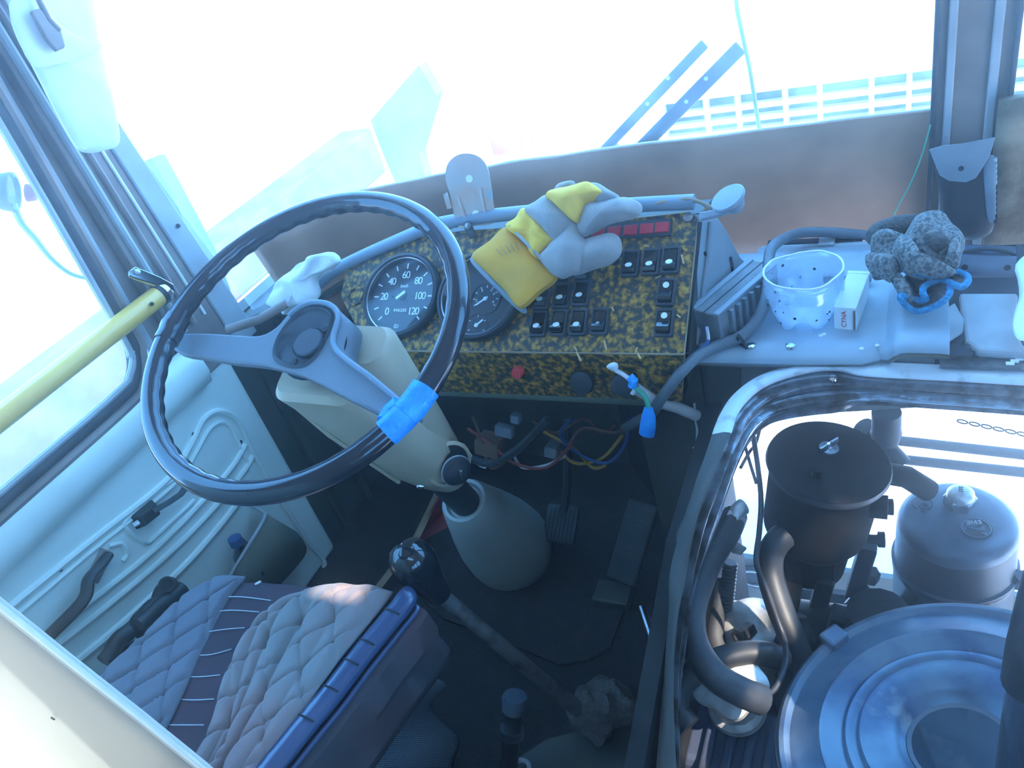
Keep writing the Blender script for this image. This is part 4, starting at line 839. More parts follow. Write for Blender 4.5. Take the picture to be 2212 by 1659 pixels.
# cut bottle bottom used as a cup
cu = sz(1740, 690); ch = .075; cr = .047
def lobe(g, j):
    return 1 - (.16 * (1 - j / 5) * (.5 + .5 * math.cos(5 * (g + .3)))) if j < 5 else 1
prof = [(.026, .0), (.036, .004), (.041, .016), (.044, .028), (.046, .038), (cr, .045), (cr * 1.02, .052), (cr, .056), (cr * 1.02, .062), (cr, ch)]
cm = lathe(cu, (0, 0, 1), prof, 50, cap=False, mod=lobe)
for i, p in enumerate(cm.v):
    d = V((p.x - cu.x, p.y - cu.y, 0)); g = math.atan2(d.y, d.x)
    if p.z - cu.z < .02: cm.v[i] = p + V((0, 0, .018 * (.5 + .5 * math.cos(5 * (g + .3))) * (1 - (p.z - cu.z) / .02)))
    if p.z - cu.z > .07: cm.v[i] = p + V((0, 0, .003 * noise.noise(p * 50) + .0015 * math.sin(2 * g + 1)))
cupo = thing('bottle_cup', 'cut off clear plastic bottle bottom smeared with dirt on the shelf', 'cup', cu)
obj('cup_wall', cm, 'cup_plastic', cupo, solid=.0012)
obj('cup_bottom', lathe(cu + V((0, 0, .012)), (0, 0, 1), [(0, .010), (.02, .004), (.034, .0)], 30, cap=False), 'cup_plastic', cupo)
obj('cup_rim', tube([cm.v[9 * 50 + k] for k in range(50)], .0013, 6, closed=True), 'white_paint', cupo)
for k in range(34):
    a = random.uniform(0, 2 * PI); h = random.uniform(.018, .066); obj('dirt_speck', lathe(cu + V((math.cos(a) * .0468, math.sin(a) * .0468, h)), V((math.cos(a), math.sin(a), 0)), [(random.uniform(.0008, .0022), 0), (.0005, .0008)], 6), 'oil_dark', cupo)

# small white cardboard box with red lettering
bo_ = thing('carton', 'small white cardboard carton with red lettering beside the cut bottle', 'carton', sz(1836, 690))
q0 = sz(1802, 712); q1 = sz(1850, 716); q3 = sz(1832, 660)
cxv = V((1, .0, 0)); cxv = V((q1.x - q0.x, q1.y - q0.y, 0)).normalized(); cyv = V((-cxv.y, cxv.x, 0)); wdt = (q1 - q0).length; hgt = .034; lng = .082
cyv = (V((.12, 1, 0))).normalized()
bc_ = q0 + cxv * wdt / 2 + cyv * lng / 2 + V((0, 0, hgt / 2))
obj('carton_body', box(bc_, wdt, lng, hgt, (cxv, cyv, V((0, 0, 1)))), 'white_card', bo_, smooth=False, bevel=.0008)
text('CYNA', bc_ - cyv * (lng / 2 + .0004) - cxv * .001, (0, 0, 1), -cxv, .0085, 'red_print', bo_, 'red_lettering', .0002)
obj('flap_gap', box(bc_ - cyv * (lng / 2 - .001) + cxv * (wdt / 2 - .002), .002, .006, hgt * .8, (cxv, cyv, V((0, 0, 1)))), 'wire_brown', bo_, smooth=False)
obj('end_flap', box(bc_ + cyv * (lng / 2 + .002) + V((0, 0, hgt / 2)), wdt * 1.02, .006, .001, (cxv, cyv, V((0, 0, 1)))), 'white_card', bo_, smooth=False)
o = obj('slat', box(sz(1830, 600, .012), .06, .010, .012), 'duct', smooth=False, bevel=.002); tag(o, 'short grey slat lying behind the white carton', 'slat')

# knitted gloves in a heap
kg = thing('knitted_glove', 'grey knitted work glove with blue cuff edge crumpled on the shelf', 'glove', sz(1960, 640))
KN = V((-.1, -.55, .83)).normalized()
def kp(x, y, o=0.0): return AP(x, y, sz(1960, 650, .03) + KN * o, KN)
obj('glove_body', pillow([kp(*q, .012) for q in ((1885, 520), (1915, 500), (1945, 512), (1985, 470), (2030, 462), (2068, 488), (2086, 512), (2075, 545), (2066, 578), (2030, 585), (2000, 575), (1985, 560), (1950, 585), (1925, 600), (1885, 605), (1875, 560))], KN, .030, .02, rings=10, pw=.45, wr=.016, ws=26, sub=6), 'knit', kg)
obj('glove_fold', pillow([kp(*q, .034) for q in ((1875, 552), (1905, 548), (1930, 560), (1942, 585), (1930, 612), (1905, 600), (1882, 588))], KN, .02, .015, rings=6, pw=.45, wr=.010, ws=40), 'knit', kg)
obj('glove_fold', pillow([kp(*q, .040) for q in ((1928, 545), (1940, 515), (1962, 512), (1975, 540), (1990, 575), (2030, 588), (2062, 584), (2060, 596), (2010, 600), (1955, 588))], KN, .02, .015, rings=6, pw=.45, wr=.008, ws=40), 'knit', kg)
obj('glove_fold', pillow([kp(*q, .036) for q in ((2048, 545), (2060, 520), (2078, 510), (2076, 545), (2066, 582), (2044, 580), (2040, 565))], KN, .012, .010, rings=5, wr=.006, ws=40), 'knit', kg)
obj('dark_finger', pillow([kp(*q, -.004) for q in ((1868, 520), (1880, 495), (1915, 478), (1960, 470), (1990, 476), (1975, 505), (1930, 520), (1900, 540))], KN, .022, .015, rings=6, wr=.008, ws=30), 'knit_dark', kg)
obj('dark_finger', pillow([kp(*q, .016) for q in ((1985, 520), (2020, 490), (2050, 510), (2050, 550), (2022, 575), (1995, 555))], KN, .028, .015, rings=6, wr=.010, ws=30), 'knit_dark', kg)
rim1 = [(1953, 582), (1984, 590), (2021, 594), (2058, 586), (2086, 594), (2091, 608), (2076, 620), (2055, 612), (2040, 605), (2014, 609), (1996, 620), (1994, 634), (2000, 646), (1986, 649), (1972, 644), (1950, 638), (1945, 645), (1962, 664), (1982, 672), (2015, 664), (2038, 650), (2050, 636), (2052, 618), (2046, 610)]
rr = spline([kp(x, y, .036 + .008 * math.sin(i * 1.3)) for i, (x, y) in enumerate(rim1)], 6)
obj('blue_edge', tube(rr, .0038, 8), 'knit_blue', kg, label='bright blue stitched cuff edge')
obj('cuff_wall', loft([[p - KN * .001 for p in rr], [p.lerp(kp(1965, 585, .02), .45) - KN * .012 for p in rr], [p.lerp(kp(1955, 570, .0), .8) - KN * .018 for p in rr]], closed=False), 'knit_dark', kg, solid=.003)
obj('cuff_outer', pillow([kp(*q, .030) for q in ((1925, 600), (1945, 592), (1962, 612), (1975, 640), (1972, 652), (1950, 650), (1938, 630))], KN, .014, .010, rings=5, wr=.004, ws=40), 'knit', kg)

# pouch hung on the post
pc = thing('leather_pouch', 'dark hand-stitched leather pouch with pale flap hanging on the windscreen post', 'pouch', AY(2080, 420, .56))
QN = V((0, -1, .17)).normalized()
def qp(x, y, o=0.0): return AP(x, y, V((.70, .565, .65)) + QN * o, QN)
obj('pouch_body', pillow([qp(*q, .008) for q in ((2022, 352), (2080, 345), (2148, 338), (2151, 400), (2150, 470), (2138, 505), (2100, 518), (2062, 508), (2034, 482), (2028, 420))], QN, .016, .010, rings=7, pw=.35, wr=.003), 'pouch_dark', pc)
obj('pouch_gusset', pillow([qp(*q, .022) for q in ((2126, 350), (2150, 338), (2152, 400), (2151, 470), (2136, 478), (2128, 430))], QN, .006, .004, rings=4, pw=.4), 'pouch_grey', pc)
obj('pouch_flap', prism([qp(*q, .028) for q in ((2007, 322), (2040, 313), (2080, 309), (2150, 295), (2138, 335), (2122, 362), (2108, 384), (2086, 393), (2050, 390), (2030, 378), (2018, 350))], QN * .003), 'pouch_grey', pc, smooth=False, bevel=.001, label='pale grey flap of the pouch')
obj('flap_hole', lathe(qp(2076, 364, .0312), QN, [(.0035, 0), (.0035, .0006)], 10), 'black_matte', pc)
for k in range(12): obj('stitch', box(qp(2150, 345 + k * 12, .022), .004, .006, .004), 'stitch' if k < 5 else 'purple', pc, smooth=False)
o = obj('thin_cord', tube(spline([AY(x, y, .55) for x, y in ((2010, 270), (1990, 340), (1965, 400), (1942, 440), (1930, 465))], 5), .0011, 5), 'wire_green'); tag(o, 'thin greenish cord hanging against the hardboard beside the post', 'cord')

# ================================================================== ENGINE OPENING
ef = thing('hatch_surround', 'worn ridged metal frame around the open engine hatch', 'frame', (.6, .23, .5))
stn = [((2300, 814), (2300, 912), .572, .512), ((2050, 800), (2050, 893), .572, .512), ((1870, 791), (1870, 882), .572, .512), ((1815, 780), (1808, 894), .572, .512), ((1754, 783), (1762, 899), .572, .512), ((1684, 800), (1712, 907), .572, .512), ((1632, 824), (1672, 918), .572, .514), ((1592, 859), (1646, 936), .570, .516), ((1569, 896), (1628, 958), .566, .518), ((1552, 945), (1612, 985), .562, .518),
       ((1532, 1000), (1592, 1032), .552, .515), ((1508, 1060), (1568, 1105), .540, .508), ((1486, 1130), (1542, 1172), .525, .495), ((1464, 1230), (1512, 1262), .500, .470), ((1452, 1330), (1490, 1380), .470, .440), ((1443, 1480), (1474, 1520), .430, .400), ((1438, 1760), (1466, 1760), .370, .340)]
OUT = spline([AZ(*s[0], s[2]) for s in stn], 5); INN = spline([AZ(*s[1], s[3]) for s in stn], 5)
def fprof(t): return .010 * math.exp(-((t - .10) / .09) ** 2) + .013 * math.exp(-((t - .42) / .10) ** 2) + .010 * math.exp(-((t - .74) / .09) ** 2) - .006 * t
def fstrip(t0, t1, n, name, m, lift=0.0, i0=0, i1=None):
    rings = []
    for a, b in list(zip(OUT, INN))[i0:i1]:
        nrm = (CAM - (a + b) / 2); tl = (b - a).normalized(); nrm = (nrm - tl * nrm.dot(tl)).normalized()
        nz = V((0, -.35, .94)); nz = (nz - tl * nz.dot(tl)).normalized(); top_ = [a.lerp(b, t0 + (t1 - t0) * k / n) + nz * (fprof(t0 + (t1 - t0) * k / n) + lift) for k in range(n + 1)]
        rings.append(top_ + [b.lerp(a, 1 - t1) - nz * .012, b.lerp(a, 1 - t0) - nz * .012])
    return obj(name, loft(rings), m, ef, ang=60)
fstrip(.0, .17, 5, 'white_flange', 'frame_white', .003, 0, 45); fstrip(.0, .17, 5, 'outer_flange', 'kick', .001, 44); fstrip(.17, .56, 10, 'ridged_channel', 'frame_metal'); fstrip(.56, 1.0, 10, 'inner_channel', 'frame_metal', -.001)
jj = 12
obj('frame_screw', lathe(OUT[16].lerp(INN[16], .45) + V((0, -.005, .014)), (0, -.35, .94), [(.005, 0), (.0045, .002), (0, .0025)], 12), 'chrome', ef)
struct('wall_engine_front', prism([V((.42, .252, -.1)), V((.10, .65, -.1)), V((.10, .65, .575)), V((.42, .252, .575))], (-.015, -.012, 0)), 'engine_dark', smooth=False)
cw = struct('wall_engine_bay', prism([V((.405, -.62, -.1)), V((.405, .25, -.1)), V((.405, .25, .50)), V((.405, .0, .485)), V((.405, -.25, .39)), V((.405, -.62, .29))], (.02, 0, 0)), 'engine_dark', smooth=False)
sf = obj('cowl_strip', prism([AZ(1505, 1058, .535), AZ(1520, 1062, .53), AZ(1478, 1160, .50), AZ(1452, 1330, .46), AZ(1440, 1659, .38), AZ(1425, 1659, .36), AZ(1440, 1330, .44), AZ(1462, 1150, .49)], (0, 0, -.01)), 'kick', smooth=False); tag(sf, 'grey metal edge strip left of the engine hatch frame', 'trim')

# black canister
bcn = thing('black_canister', 'black round canister with wing nut lid in the engine bay', 'canister', (.545, .154, .33))
BC0, BAX = V((.5686, .154, .490)), V((.169, 0, .9856)).normalized()
obj('canister_body', lathe(BC0, BAX, [(.067, -.002), (.066, -.03), (.065, -.10), (.064, -.115), (.056, -.13), (.050, -.135), (.048, -.19), (.03, -.20), (0, -.20)], 48), 'canister_black', bcn)
obj('canister_lid', lathe(BC0, BAX, [(.066, -.010), (.0705, -.008), (.0715, -.002), (.070, .001), (.060, .0015), (.03, .002), (0, .003)], 56), 'canister_black', bcn)
obj('lid_rim', lathe(BC0, BAX, [(.0708, -.009), (.0725, -.004), (.0708, .001)], 56, cap=False), 'oil_grey', bcn)
bq = lambda x, y, o=.002: AP(x, y, BC0 + BAX * o, BAX)
wn = obj('washer', lathe(bq(1790, 970), BAX, [(.0, .001), (.012, .001), (.0115, .003), (0, .004)], 20), 'steel', bcn)
obj('wing_nut', lathe(bq(1791, 966, .004), BAX, [(.005, 0), (.0045, .008), (0, .009)], 10), 'chrome', wn)
for s in (-1, 1): obj('wing', box(bq(1791, 966, .010) + V((.6, .75, 0)) * (.009 * s) + V((0, 0, .003)), .012, .003, .009, frame((0, 0, 1), (.6, .75, 0))), 'steel', wn, smooth=False, bevel=.001)
obj('lid_nipple', lathe(bq(1762, 1026), BAX, [(.006, 0), (.006, .006), (.004, .008), (0, .008)], 6), 'canister_black', bcn)
obj('canister_clamp', box(BC0 - BAX * .04 + V((.064, -.03, 0)), .02, .02, .02), 'engine_dark', bcn, smooth=False)
for k in range(7): obj('cooling_rib', box(BC0 - BAX * .165 + V((-.045 + .013 * k, -.047 + .004 * abs(k - 3), 0)), .003, .012, .045), 'canister_black', bcn, smooth=False)
obj('side_spout', tube([BC0 + V((.05, .02, -.03)), BC0 + V((.085, .03, -.045)), BC0 + V((.11, .04, -.075))], .014, 14), 'canister_black', bcn)
for x, y in ((1905, 1090), (1888, 1160)): obj('side_bolt', lathe(AY(x - 14, y + 4, .15), (1, 0, .1), [(.006, 0), (.006, .012), (.010, .012), (.010, .020), (0, .021)], 8), 'canister_black', bcn)

# silver oil filter housing
oc = thing('oil_filter', 'grey metal filter housing with hex nut and cast emblems in the engine bay', 'filter', (.716, .25, .08))
OC0 = V((.7158, .2497, .314)); UZ = V((0, 0, 1))
obj('filter_body', lathe(OC0, UZ, [(.0, -.26), (.076, -.26), (.0755, -.10), (.0775, -.097), (.0775, -.088), (.0745, -.084), (.073, -.02)], 56), 'oil_grey', oc)
obj('filter_cap', lathe(OC0, UZ, [(.073, -.022), (.0725, -.010), (.069, -.003), (.062, .001), (.05, .003), (.03, .005), (0, .006)], 56), 'oil_top', oc)
obj('seam_ring', lathe(OC0 + V((0, 0, -.086)), UZ, [(.0745, 0), (.0785, .002), (.0785, .005), (.0745, .007)], 56, cap=False), 'oil_grey', oc)
oq = lambda x, y, o=.0045: AP(x, y, OC0 + UZ * o, UZ)
nut = oq(2073, 1090)
nt_ = obj('hex_nut', lathe(nut, UZ, [(.0205, 0), (.0205, .014), (.0185, .017)], 6), 'steel', oc, smooth=False, bevel=.0015)
obj('nut_dome', lathe(nut + V((0, 0, .016)), UZ, [(.0175, 0), (.0165, .006), (.013, .010), (.009, .0115), (0, .012)], 24), 'bright_metal', nt_)
text('Е', nut + V((0, 0, .0285)), (1, .0, 0), (0, 1, 0), .012, 'oil_grey', nt_, 'stamped_letter')
e1_ = oq(2108, 1142, .0045)
obj('emblem_ground', lathe(e1_, UZ, [(0, .0), (.0195, .0), (.0195, .0006), (0, .0006)], 32), 'oil_dark', oc)
obj('emblem_ring', tube([e1_ + V((math.cos(a) * .0165, math.sin(a) * .0165, .0012)) for a in [2 * PI * k / 40 for k in range(40)]], .0010, 6, closed=True), 'oil_top', oc)
text('ЗМЗ', e1_ + V((-.002, .0085, .0016)), V((.97, .22, 0)), V((-.22, .97, 0)), .0088, 'bright_metal', oc, 'emblem_lettering')
ex_, ey_ = V((.97, .22, 0)), V((-.22, .97, 0))
def em(pts): return prism([e1_ + ex_ * a + ey_ * b + V((0, 0, .0006)) for a, b in pts], (0, 0, .0012))
obj('emblem_sail', em([(-.0105, .0005), (.004, -.0005), (.011, .005), (.010, -.002), (.008, -.006)]), 'oil_top', oc, smooth=False)
obj('emblem_sail', em([(.003, -.008), (.008, -.010), (.0105, -.0075), (.0105, -.0125), (.007, -.0135)]), 'oil_top', oc, smooth=False)
e2_ = oq(1992, 1088, .004)
obj('cast_mark', tube([e2_ + V((math.cos(a) * .0125, math.sin(a) * .0125, .0006)) for a in [math.radians(-60 + 300 * k / 24) for k in range(25)]], .0009, 6), 'oil_dark', oc)
obj('cast_mark', tube([e2_ + V((.002 + math.cos(a) * .0055, -.005 + math.sin(a) * .0055, .0006)) for a in [2 * PI * k / 16 for k in range(16)]], .0009, 6, closed=True), 'oil_dark', oc)
text('К', e2_ + V((.002, -.0035, .001)), (1, .1, 0), (-.1, 1, 0), .006, 'oil_dark', oc, 'cast_letter')
obj('cast_mark', tube([e2_ + V((.002 + math.cos(a) * .003, -.0125 + math.sin(a) * .003, .0006)) for a in [2 * PI * k / 12 for k in range(12)]], .0008, 6, closed=True), 'oil_dark', oc)
obj('filter_pipe', tube([OC0 + V((-.07, .06, .03)), OC0 + V((-.10, .08, .055)), OC0 + V((-.12, .075, .085))], .016, 14), 'engine_dark', oc)

# air cleaner
ac = thing('air_cleaner', 'large round blue grey air cleaner with ringed lid in the engine bay', 'air cleaner', (.708, -.123, .32))
AC0, AAX = V((.7081, -.1229, .4026)), V((-.1835, .0618, .9811)).normalized()
obj('cleaner_lid', lathe(AC0, AAX, [(.168, -.012), (.1695, -.004), (.167, .001), (.162, .002), (.157, -.003), (.150, .000), (.1285, .004), (.1255, .007), (.122, .004), (.108, .003), (.104, -.001), (.101, .003), (.096, .003), (.091, .000), (.0875, .005), (.083, .004), (.060, .002), (.055, -.002), (.048, -.012), (.030, -.016), (0, -.016)], 88), 'air_cleaner', ac, ang=50)
obj('lid_centre', lathe(AC0, AAX, [(.0475, -.0110), (.030, -.0150), (0, -.0150)], 44, cap=False), 'air_center', ac)
obj('cleaner_pan', lathe(AC0, AAX, [(.165, -.012), (.166, -.03), (.160, -.06), (.12, -.09), (0, -.09)], 72), 'oil_grey', ac)
obj('rolled_rim', lathe(AC0, AAX, [(.166, -.016), (.1725, -.014), (.1735, -.008), (.1715, -.003), (.167, -.001)], 88, cap=False), 'oil_grey', ac)
X, Y, Z = frame(AAX, V((-.75, .66, 0)))
obj('rim_clip', box(AC0 + X * .165 + Z * .000, .022, .026, .018, (X, Y, Z)), 'blower', ac, smooth=False, bevel=.004)
# breather pipe over the air cleaner
bp_ = thing('breather_pipe', 'black upright pipe with grey rubber sleeve at right edge of engine bay', 'pipe', (.735, -.19, .42))
t0_ = AZ(2236, 1475, .56)
obj('pipe', tube([t0_ + V((0, 0, .03)), t0_ - V((0, 0, .05)), t0_ - V((-.002, 0, .14))], .0185, 20), 'black_gloss', bp_)
obj('rubber_sleeve', tube([t0_ + V((0, 0, -.002)), t0_ + V((0, .005, .035)), t0_ + V((.004, .02, .07)), t0_ + V((.012, .05, .10))], lambda t: .0235 - .002 * t, 20), 'hose', bp_)

# engine mass, hoses
en = thing('engine_block', 'dark oily engine block under the open hatch', 'engine', (.7, -.1, -.2))
obj('block', box((.70, -.14, -.04), .46, .44, .46), 'engine_dark', en, smooth=False, bevel=.02)
obj('head_cover', box(AZ(1590, 1640, .19), .13, .10, .10), 'engine_blue', en, smooth=False, bevel=.018, bseg=4)
for k in range(4): obj('head_rib', box(AZ(1525 + 45 * k, 1640, .245), .012, .10, .012), 'engine_blue', en, smooth=False, bevel=.003)
obj('manifold', tube([V((.50, .10, .22)), V((.60, .08, .25)), V((.75, .07, .25))], .04, 14), 'engine_dark', en)
obj('manifold', tube([V((.52, .02, .20)), V((.62, .02, .22)), V((.70, .0, .22))], .05, 14), 'engine_dark', en)
obj('front_cover', box((.64, .17, .05), .28, .10, .26), 'engine_dark', en, smooth=False, bevel=.02)
obj('carburettor', lathe(V((.63, .05, .24)), (0, 0, 1), [(.05, 0), (.05, .06), (.035, .08), (.035, .11)], 16), 'engine_dark', en)
for q in ((1770, 1300), (1800, 1380), (1860, 1230), (1700, 1330)): obj('bracket', box(AZ(*q, .27), .022, .03, .10, frame((.2, .1, 1))), 'engine_dark', en, smooth=False, bevel=.003)
for q in ((1880, 1250), (1862, 1290), (1840, 1320), (2200, 1260)): obj('bolt', lathe(AZ(*q, .22), (.1, -.2, 1), [(.012, 0), (.012, .018), (.009, .022), (0, .022)], 6), 'oil_grey', en, smooth=False)
# thermostat housing and oil filler
th = thing('thermostat_housing', 'sunlit cast alloy thermostat housing in the engine bay', 'housing', AZ(1640, 1380, .22))
to = AZ(1632, 1372, .24)
obj('housing_body', lathe(to, (.05, .1, 1), [(.052, -.06), (.050, -.01), (.052, -.005), (.050, .008), (.046, .022), (.036, .034), (.018, .040), (0, .041)], 28), 'alloy', th)
obj('housing_dark', box(to + V((.045, .0, .0)), .07, .06, .07), 'engine_dark', th, smooth=False, bevel=.015)
obj('housing_plug', lathe(AZ(1602, 1372, .29), (-.35, -.8, .4), [(.011, -.02), (.011, .008), (.007, .008), (.006, .003), (0, .003)], 6), 'engine_dark', th, smooth=False)
obj('cover_plate', box(AZ(1630, 1325, .235), .085, .03, .008), 'alloy', th, smooth=False, bevel=.002)
of = thing('oil_filler', 'sunlit bare alloy oil filler cap and neck in the engine bay', 'cap', AZ(1590, 1530, .28))
oo = AZ(1574, 1466, .335); oz = V((-.05, -.25, 1)).normalized()
obj('filler_cap', lathe(oo, oz, [(.038, -.014), (.042, -.010), (.042, -.002), (.036, .002), (.022, .003), (.014, .0065), (0, .007)], 48, mod=lambda g, j: 1 + (.10 * math.cos(5 * g) if j < 5 else 0)), 'alloy', of)
obj('filler_neck', lathe(oo - oz * .055 - V((0, .01, 0)), oz, [(.026, 0), (.029, .004), (.0275, .010), (.0275, .036)], 30, mod=lambda g, j: 1 + .02 * math.cos(12 * g)), 'alloy', of)
obj('neck_collar', lathe(oo - oz * .072 - V((0, .012, 0)), oz, [(.034, 0), (.036, .006), (.034, .014), (.028, .018)], 30), 'alloy', of)
def hose(name, pts, r, m, label, cat='hose', k=7, seg=14):
    o = obj(name, tube(spline([AZ(x, y, z) for x, y, z in pts], k), r, seg), m); return tag(o, label, cat)
hose_g = 'engine bay hoses'
hose('coolant_hose', [(1712, 1150, .40), (1686, 1163, .405), (1666, 1195, .39), (1664, 1240, .37), (1684, 1310, .345), (1712, 1380, .32), (1742, 1450, .29)], .0165, 'hose', 'black coolant hose running down from the black canister')
hose('heater_hose', [(1588, 1112, .40), (1572, 1150, .40), (1540, 1200, .40), (1512, 1260, .40), (1494, 1330, .40), (1504, 1400, .40), (1545, 1460, .40), (1600, 1494, .39), (1645, 1512, .37)], .0165, 'hose_dusty', 'dusty thick heater hose curving along the left of the engine bay')
hose('return_hose', [(1490, 1570, .30), (1462, 1530, .31), (1472, 1480, .33), (1520, 1440, .345), (1590, 1415, .345), (1650, 1412, .34), (1690, 1425, .32)], .0150, 'hose', 'black return hose looping behind the oil filler cap')
hose('side_hose', [(1555, 1250, .30), (1548, 1310, .28), (1545, 1370, .27), (1560, 1420, .25)], .0125, 'rubber', 'thin black hose standing beside the corrugated tube')
o = hose('steel_line', [(1640, 1510, .375), (1672, 1490, .37), (1690, 1455, .37), (1698, 1420, .36), (1694, 1380, .35), (1680, 1340, .36), (1655, 1270, .39), (1634, 1215, .41), (1640, 1150, .42), (1644, 1080, .43), (1636, 1000, .45), (1625, 930, .48)], .0035, 'hose', 'thin dark cable running from the frame down past the coolant hose', 'cable')
o = hose('ignition_lead', [(1600, 1010, .47), (1620, 975, .46), (1632, 960, .46), (1642, 925, .48)], .0022, 'rubber', 'thin black lead crossing below the frame corner', 'cable')
o = hose('ignition_lead', [(1610, 965, .47), (1620, 1000, .455), (1634, 1045, .44)], .0022, 'rubber', 'thin black lead beside the frame corner, the straight one', 'cable')
cs = obj('corrugated_tube', lathe(AZ(1578, 1215, .34), (AZ(1578, 1215, .34) - AZ(1566, 1335, .26)).normalized() * -1, [(.0085 + .0018 * (k % 2), .0028 * k) for k in range(54)], 14), 'oil_grey'); tag(cs, 'grey corrugated metal tube in the left engine bay', 'tube')
fi = thing('hose_fitting', 'sunlit metal pipe fitting at the upper end of the dusty hose', 'fitting', AZ(1590, 1120, .40))
obj('fitting_pipe', tube(spline([AZ(1588, 1122, .405), AZ(1592, 1108, .41), AZ(1600, 1098, .412), AZ(1606, 1094, .412)], 4), .011, 14), 'bright_metal', fi)
obj('fitting_nut', lathe(AZ(1580, 1134, .40), (AZ(1590, 1115, .41) - AZ(1572, 1150, .40)), [(.015, 0), (.015, .014), (.012, .015)], 6), 'bright_metal', fi, smooth=False)
obj('fitting_bracket', prism([AZ(*q, .37) for q in ((1562, 1110), (1585, 1104), (1590, 1170), (1612, 1182), (1600, 1195), (1580, 1190))], (0, 0, -.004)), 'bright_metal', fi, smooth=False)

# radiator support, bars, hinge block, chain at the open front
rsu = thing('radiator_support', 'olive metal radiator support panel with oval hole at the front of engine bay', 'panel', (.6, .5, -.1))
rz = AY(1640, 1212, .46).z
obj('support_plate', prism([V((.36, .46, rz - .30)), V((1.2, .46, rz - .30)), V((1.2, .46, rz - .012)), V((.36, .46, rz + .004))], (0, .012, 0)), 'support', rsu, smooth=False)
oh = AY(1632, 1248, .455)
obj('oval_ring', tube([oh + V((math.cos(a) * .034, -.002, math.sin(a) * .022)) for a in [2 * PI * k / 32 for k in range(32)]], .003, 6, closed=True), 'bright_metal', rsu)
obj('oval_hole', lathe(oh + V((0, -.001, 0)), (0, -1, 0), [(0, 0), (.033, 0)], 28, cap=False, mod=None), 'oil_dark', rsu)
for i, (a, b, r) in enumerate((((1880, 945), (2300, 992), .011), ((1880, 985), (2300, 1030), .011))):
    o = obj('grille_bar', tube([AY(*a, .80), AY(*b, .80)], r, 12), 'engine_dark'); tag(o, ('upper' if i == 0 else 'lower') + ' of two dark horizontal bars across the open front of the bus', 'bar', 'bars across the open front')
o = obj('hinge_block', lathe(AY(1915, 890, .27), (0, 0, -1), [(.018, 0), (.018, .03), (.0195, .035), (.016, .05), (.006, .056), (0, .057)], 18), 'rubber'); tag(o, 'black rubber buffer hanging under the hatch frame', 'buffer')
ch_ = MB()
for k in range(14):
    p = AY(2066 + 13 * k, 908 + 2.7 * k, .30); r_ = .0035
    d = (AY(2200, 935, .30) - AY(2066, 908, .30)).normalized(); e = V((0, -1, 0)) if k % 2 else V((0, 0, 1))
    ch_ += tube([p + d * (math.cos(a) * .0062) + e * (math.sin(a) * r_) for a in [2 * PI * j / 10 for j in range(10)]], .0011, 5, closed=True)
o = obj('chain', ch_, 'black_matte'); tag(o, 'thin metal chain slung below the hatch frame', 'chain')

# ================================================================== FLOOR: pedals, mats, levers
def fz_(x, y, z=0.006): return AZ(x, y, z)
mt = obj('rubber_mat', prism([fz_(*q, .004) for q in ((880, 1265), (905, 1180), (960, 1110), (1100, 1085), (1300, 1070), (1420, 1100), (1372, 1230), (1345, 1330), (1320, 1400), (1270, 1428), (1212, 1440), (1150, 1415), (1060, 1375), (960, 1340))], (0, 0, .006)), 'floor_mat', smooth=False); tag(mt, 'worn dark rubber mat with frayed edge in the driver footwell', 'mat')
for k in range(9): pass
bpd = thing('brake_pedal', 'square ribbed brake pedal beside the column boot', 'pedal', AY(1210, 1140, .33))
X, Y, Z = frame((0, -.55, .83), (1, 0, 0)); pc0 = AZ(1212, 1132, .11)
obj('pedal_pad', box(pc0, .068, .075, .012, (X, Y, Z)), 'rubber', bpd, smooth=False, bevel=.006)
for k in range(7): obj('pad_rib', box(pc0 + X * (-.024 + .008 * k) + Z * .0065, .004, .058, .003, (X, Y, Z)), 'hose', bpd, smooth=False)
obj('pedal_arm', tube([pc0 - Z * .006, pc0 + V((.01, .05, .06)), pc0 + V((.02, .10, .18))], .009, 8), 'black_matte', bpd)
apd = thing('accelerator_pedal', 'long ribbed accelerator pedal by the engine wall', 'pedal', AZ(1340, 1260, .02))
pa_, pb_ = AZ(1392, 1085, .15), AZ(1340, 1258, .045); X, Y, Z = frame((0, -.7, .7), (pa_ - pb_)); PM = (pa_ + pb_) / 2
obj('pedal_plate', box(PM, (pa_ - pb_).length, .058, .012, (X, Y, Z)), 'rubber', apd, smooth=False, bevel=.005)
for k in range(14): obj('plate_rib', box(PM + X * ((pa_ - pb_).length * (k / 13 - .5) * .92) + Z * .0065, .004, .05, .002, (X, Y, Z)), 'hose', apd, smooth=False)
obj('pedal_hinge', box(AZ(1325, 1285, .02), .07, .05, .02), 'kick', apd, smooth=False, bevel=.004)
o = obj('pedal_rod', tube([AZ(1385, 1310, .06), AZ(1400, 1355, .05), AZ(1412, 1395, .04)], .005, 8), 'steel'); tag(o, 'short shiny metal rod on the floor by the engine wall', 'rod')
rp_ = thing('red_board', 'red painted board standing left of the column boot', 'board', AZ(905, 1170, 0))
ra0, ra1 = AZ(962, 1050, .10), AZ(885, 1180, .04)
obj('red_face', prism([AZ(960, 1062, .09), AZ(978, 1090, .03), AZ(985, 1130, .01), AZ(880, 1185, .01), AZ(900, 1150, .05)], (-.004, .01, 0)), 'red', rp_, smooth=False)
wd_ = obj('wood_batten', tube([AZ(952, 1052, .08), AZ(900, 1160, .05), AZ(812, 1275, .02)], .009, 4), 'wood', smooth=False); tag(wd_, 'thin wooden batten lying on the floor beside the red board', 'batten')
gl_ = thing('gear_lever', 'gear lever with glossy black pear shaped knob and scuffed steel rod', 'gear lever', AZ(1270, 1555, .04))
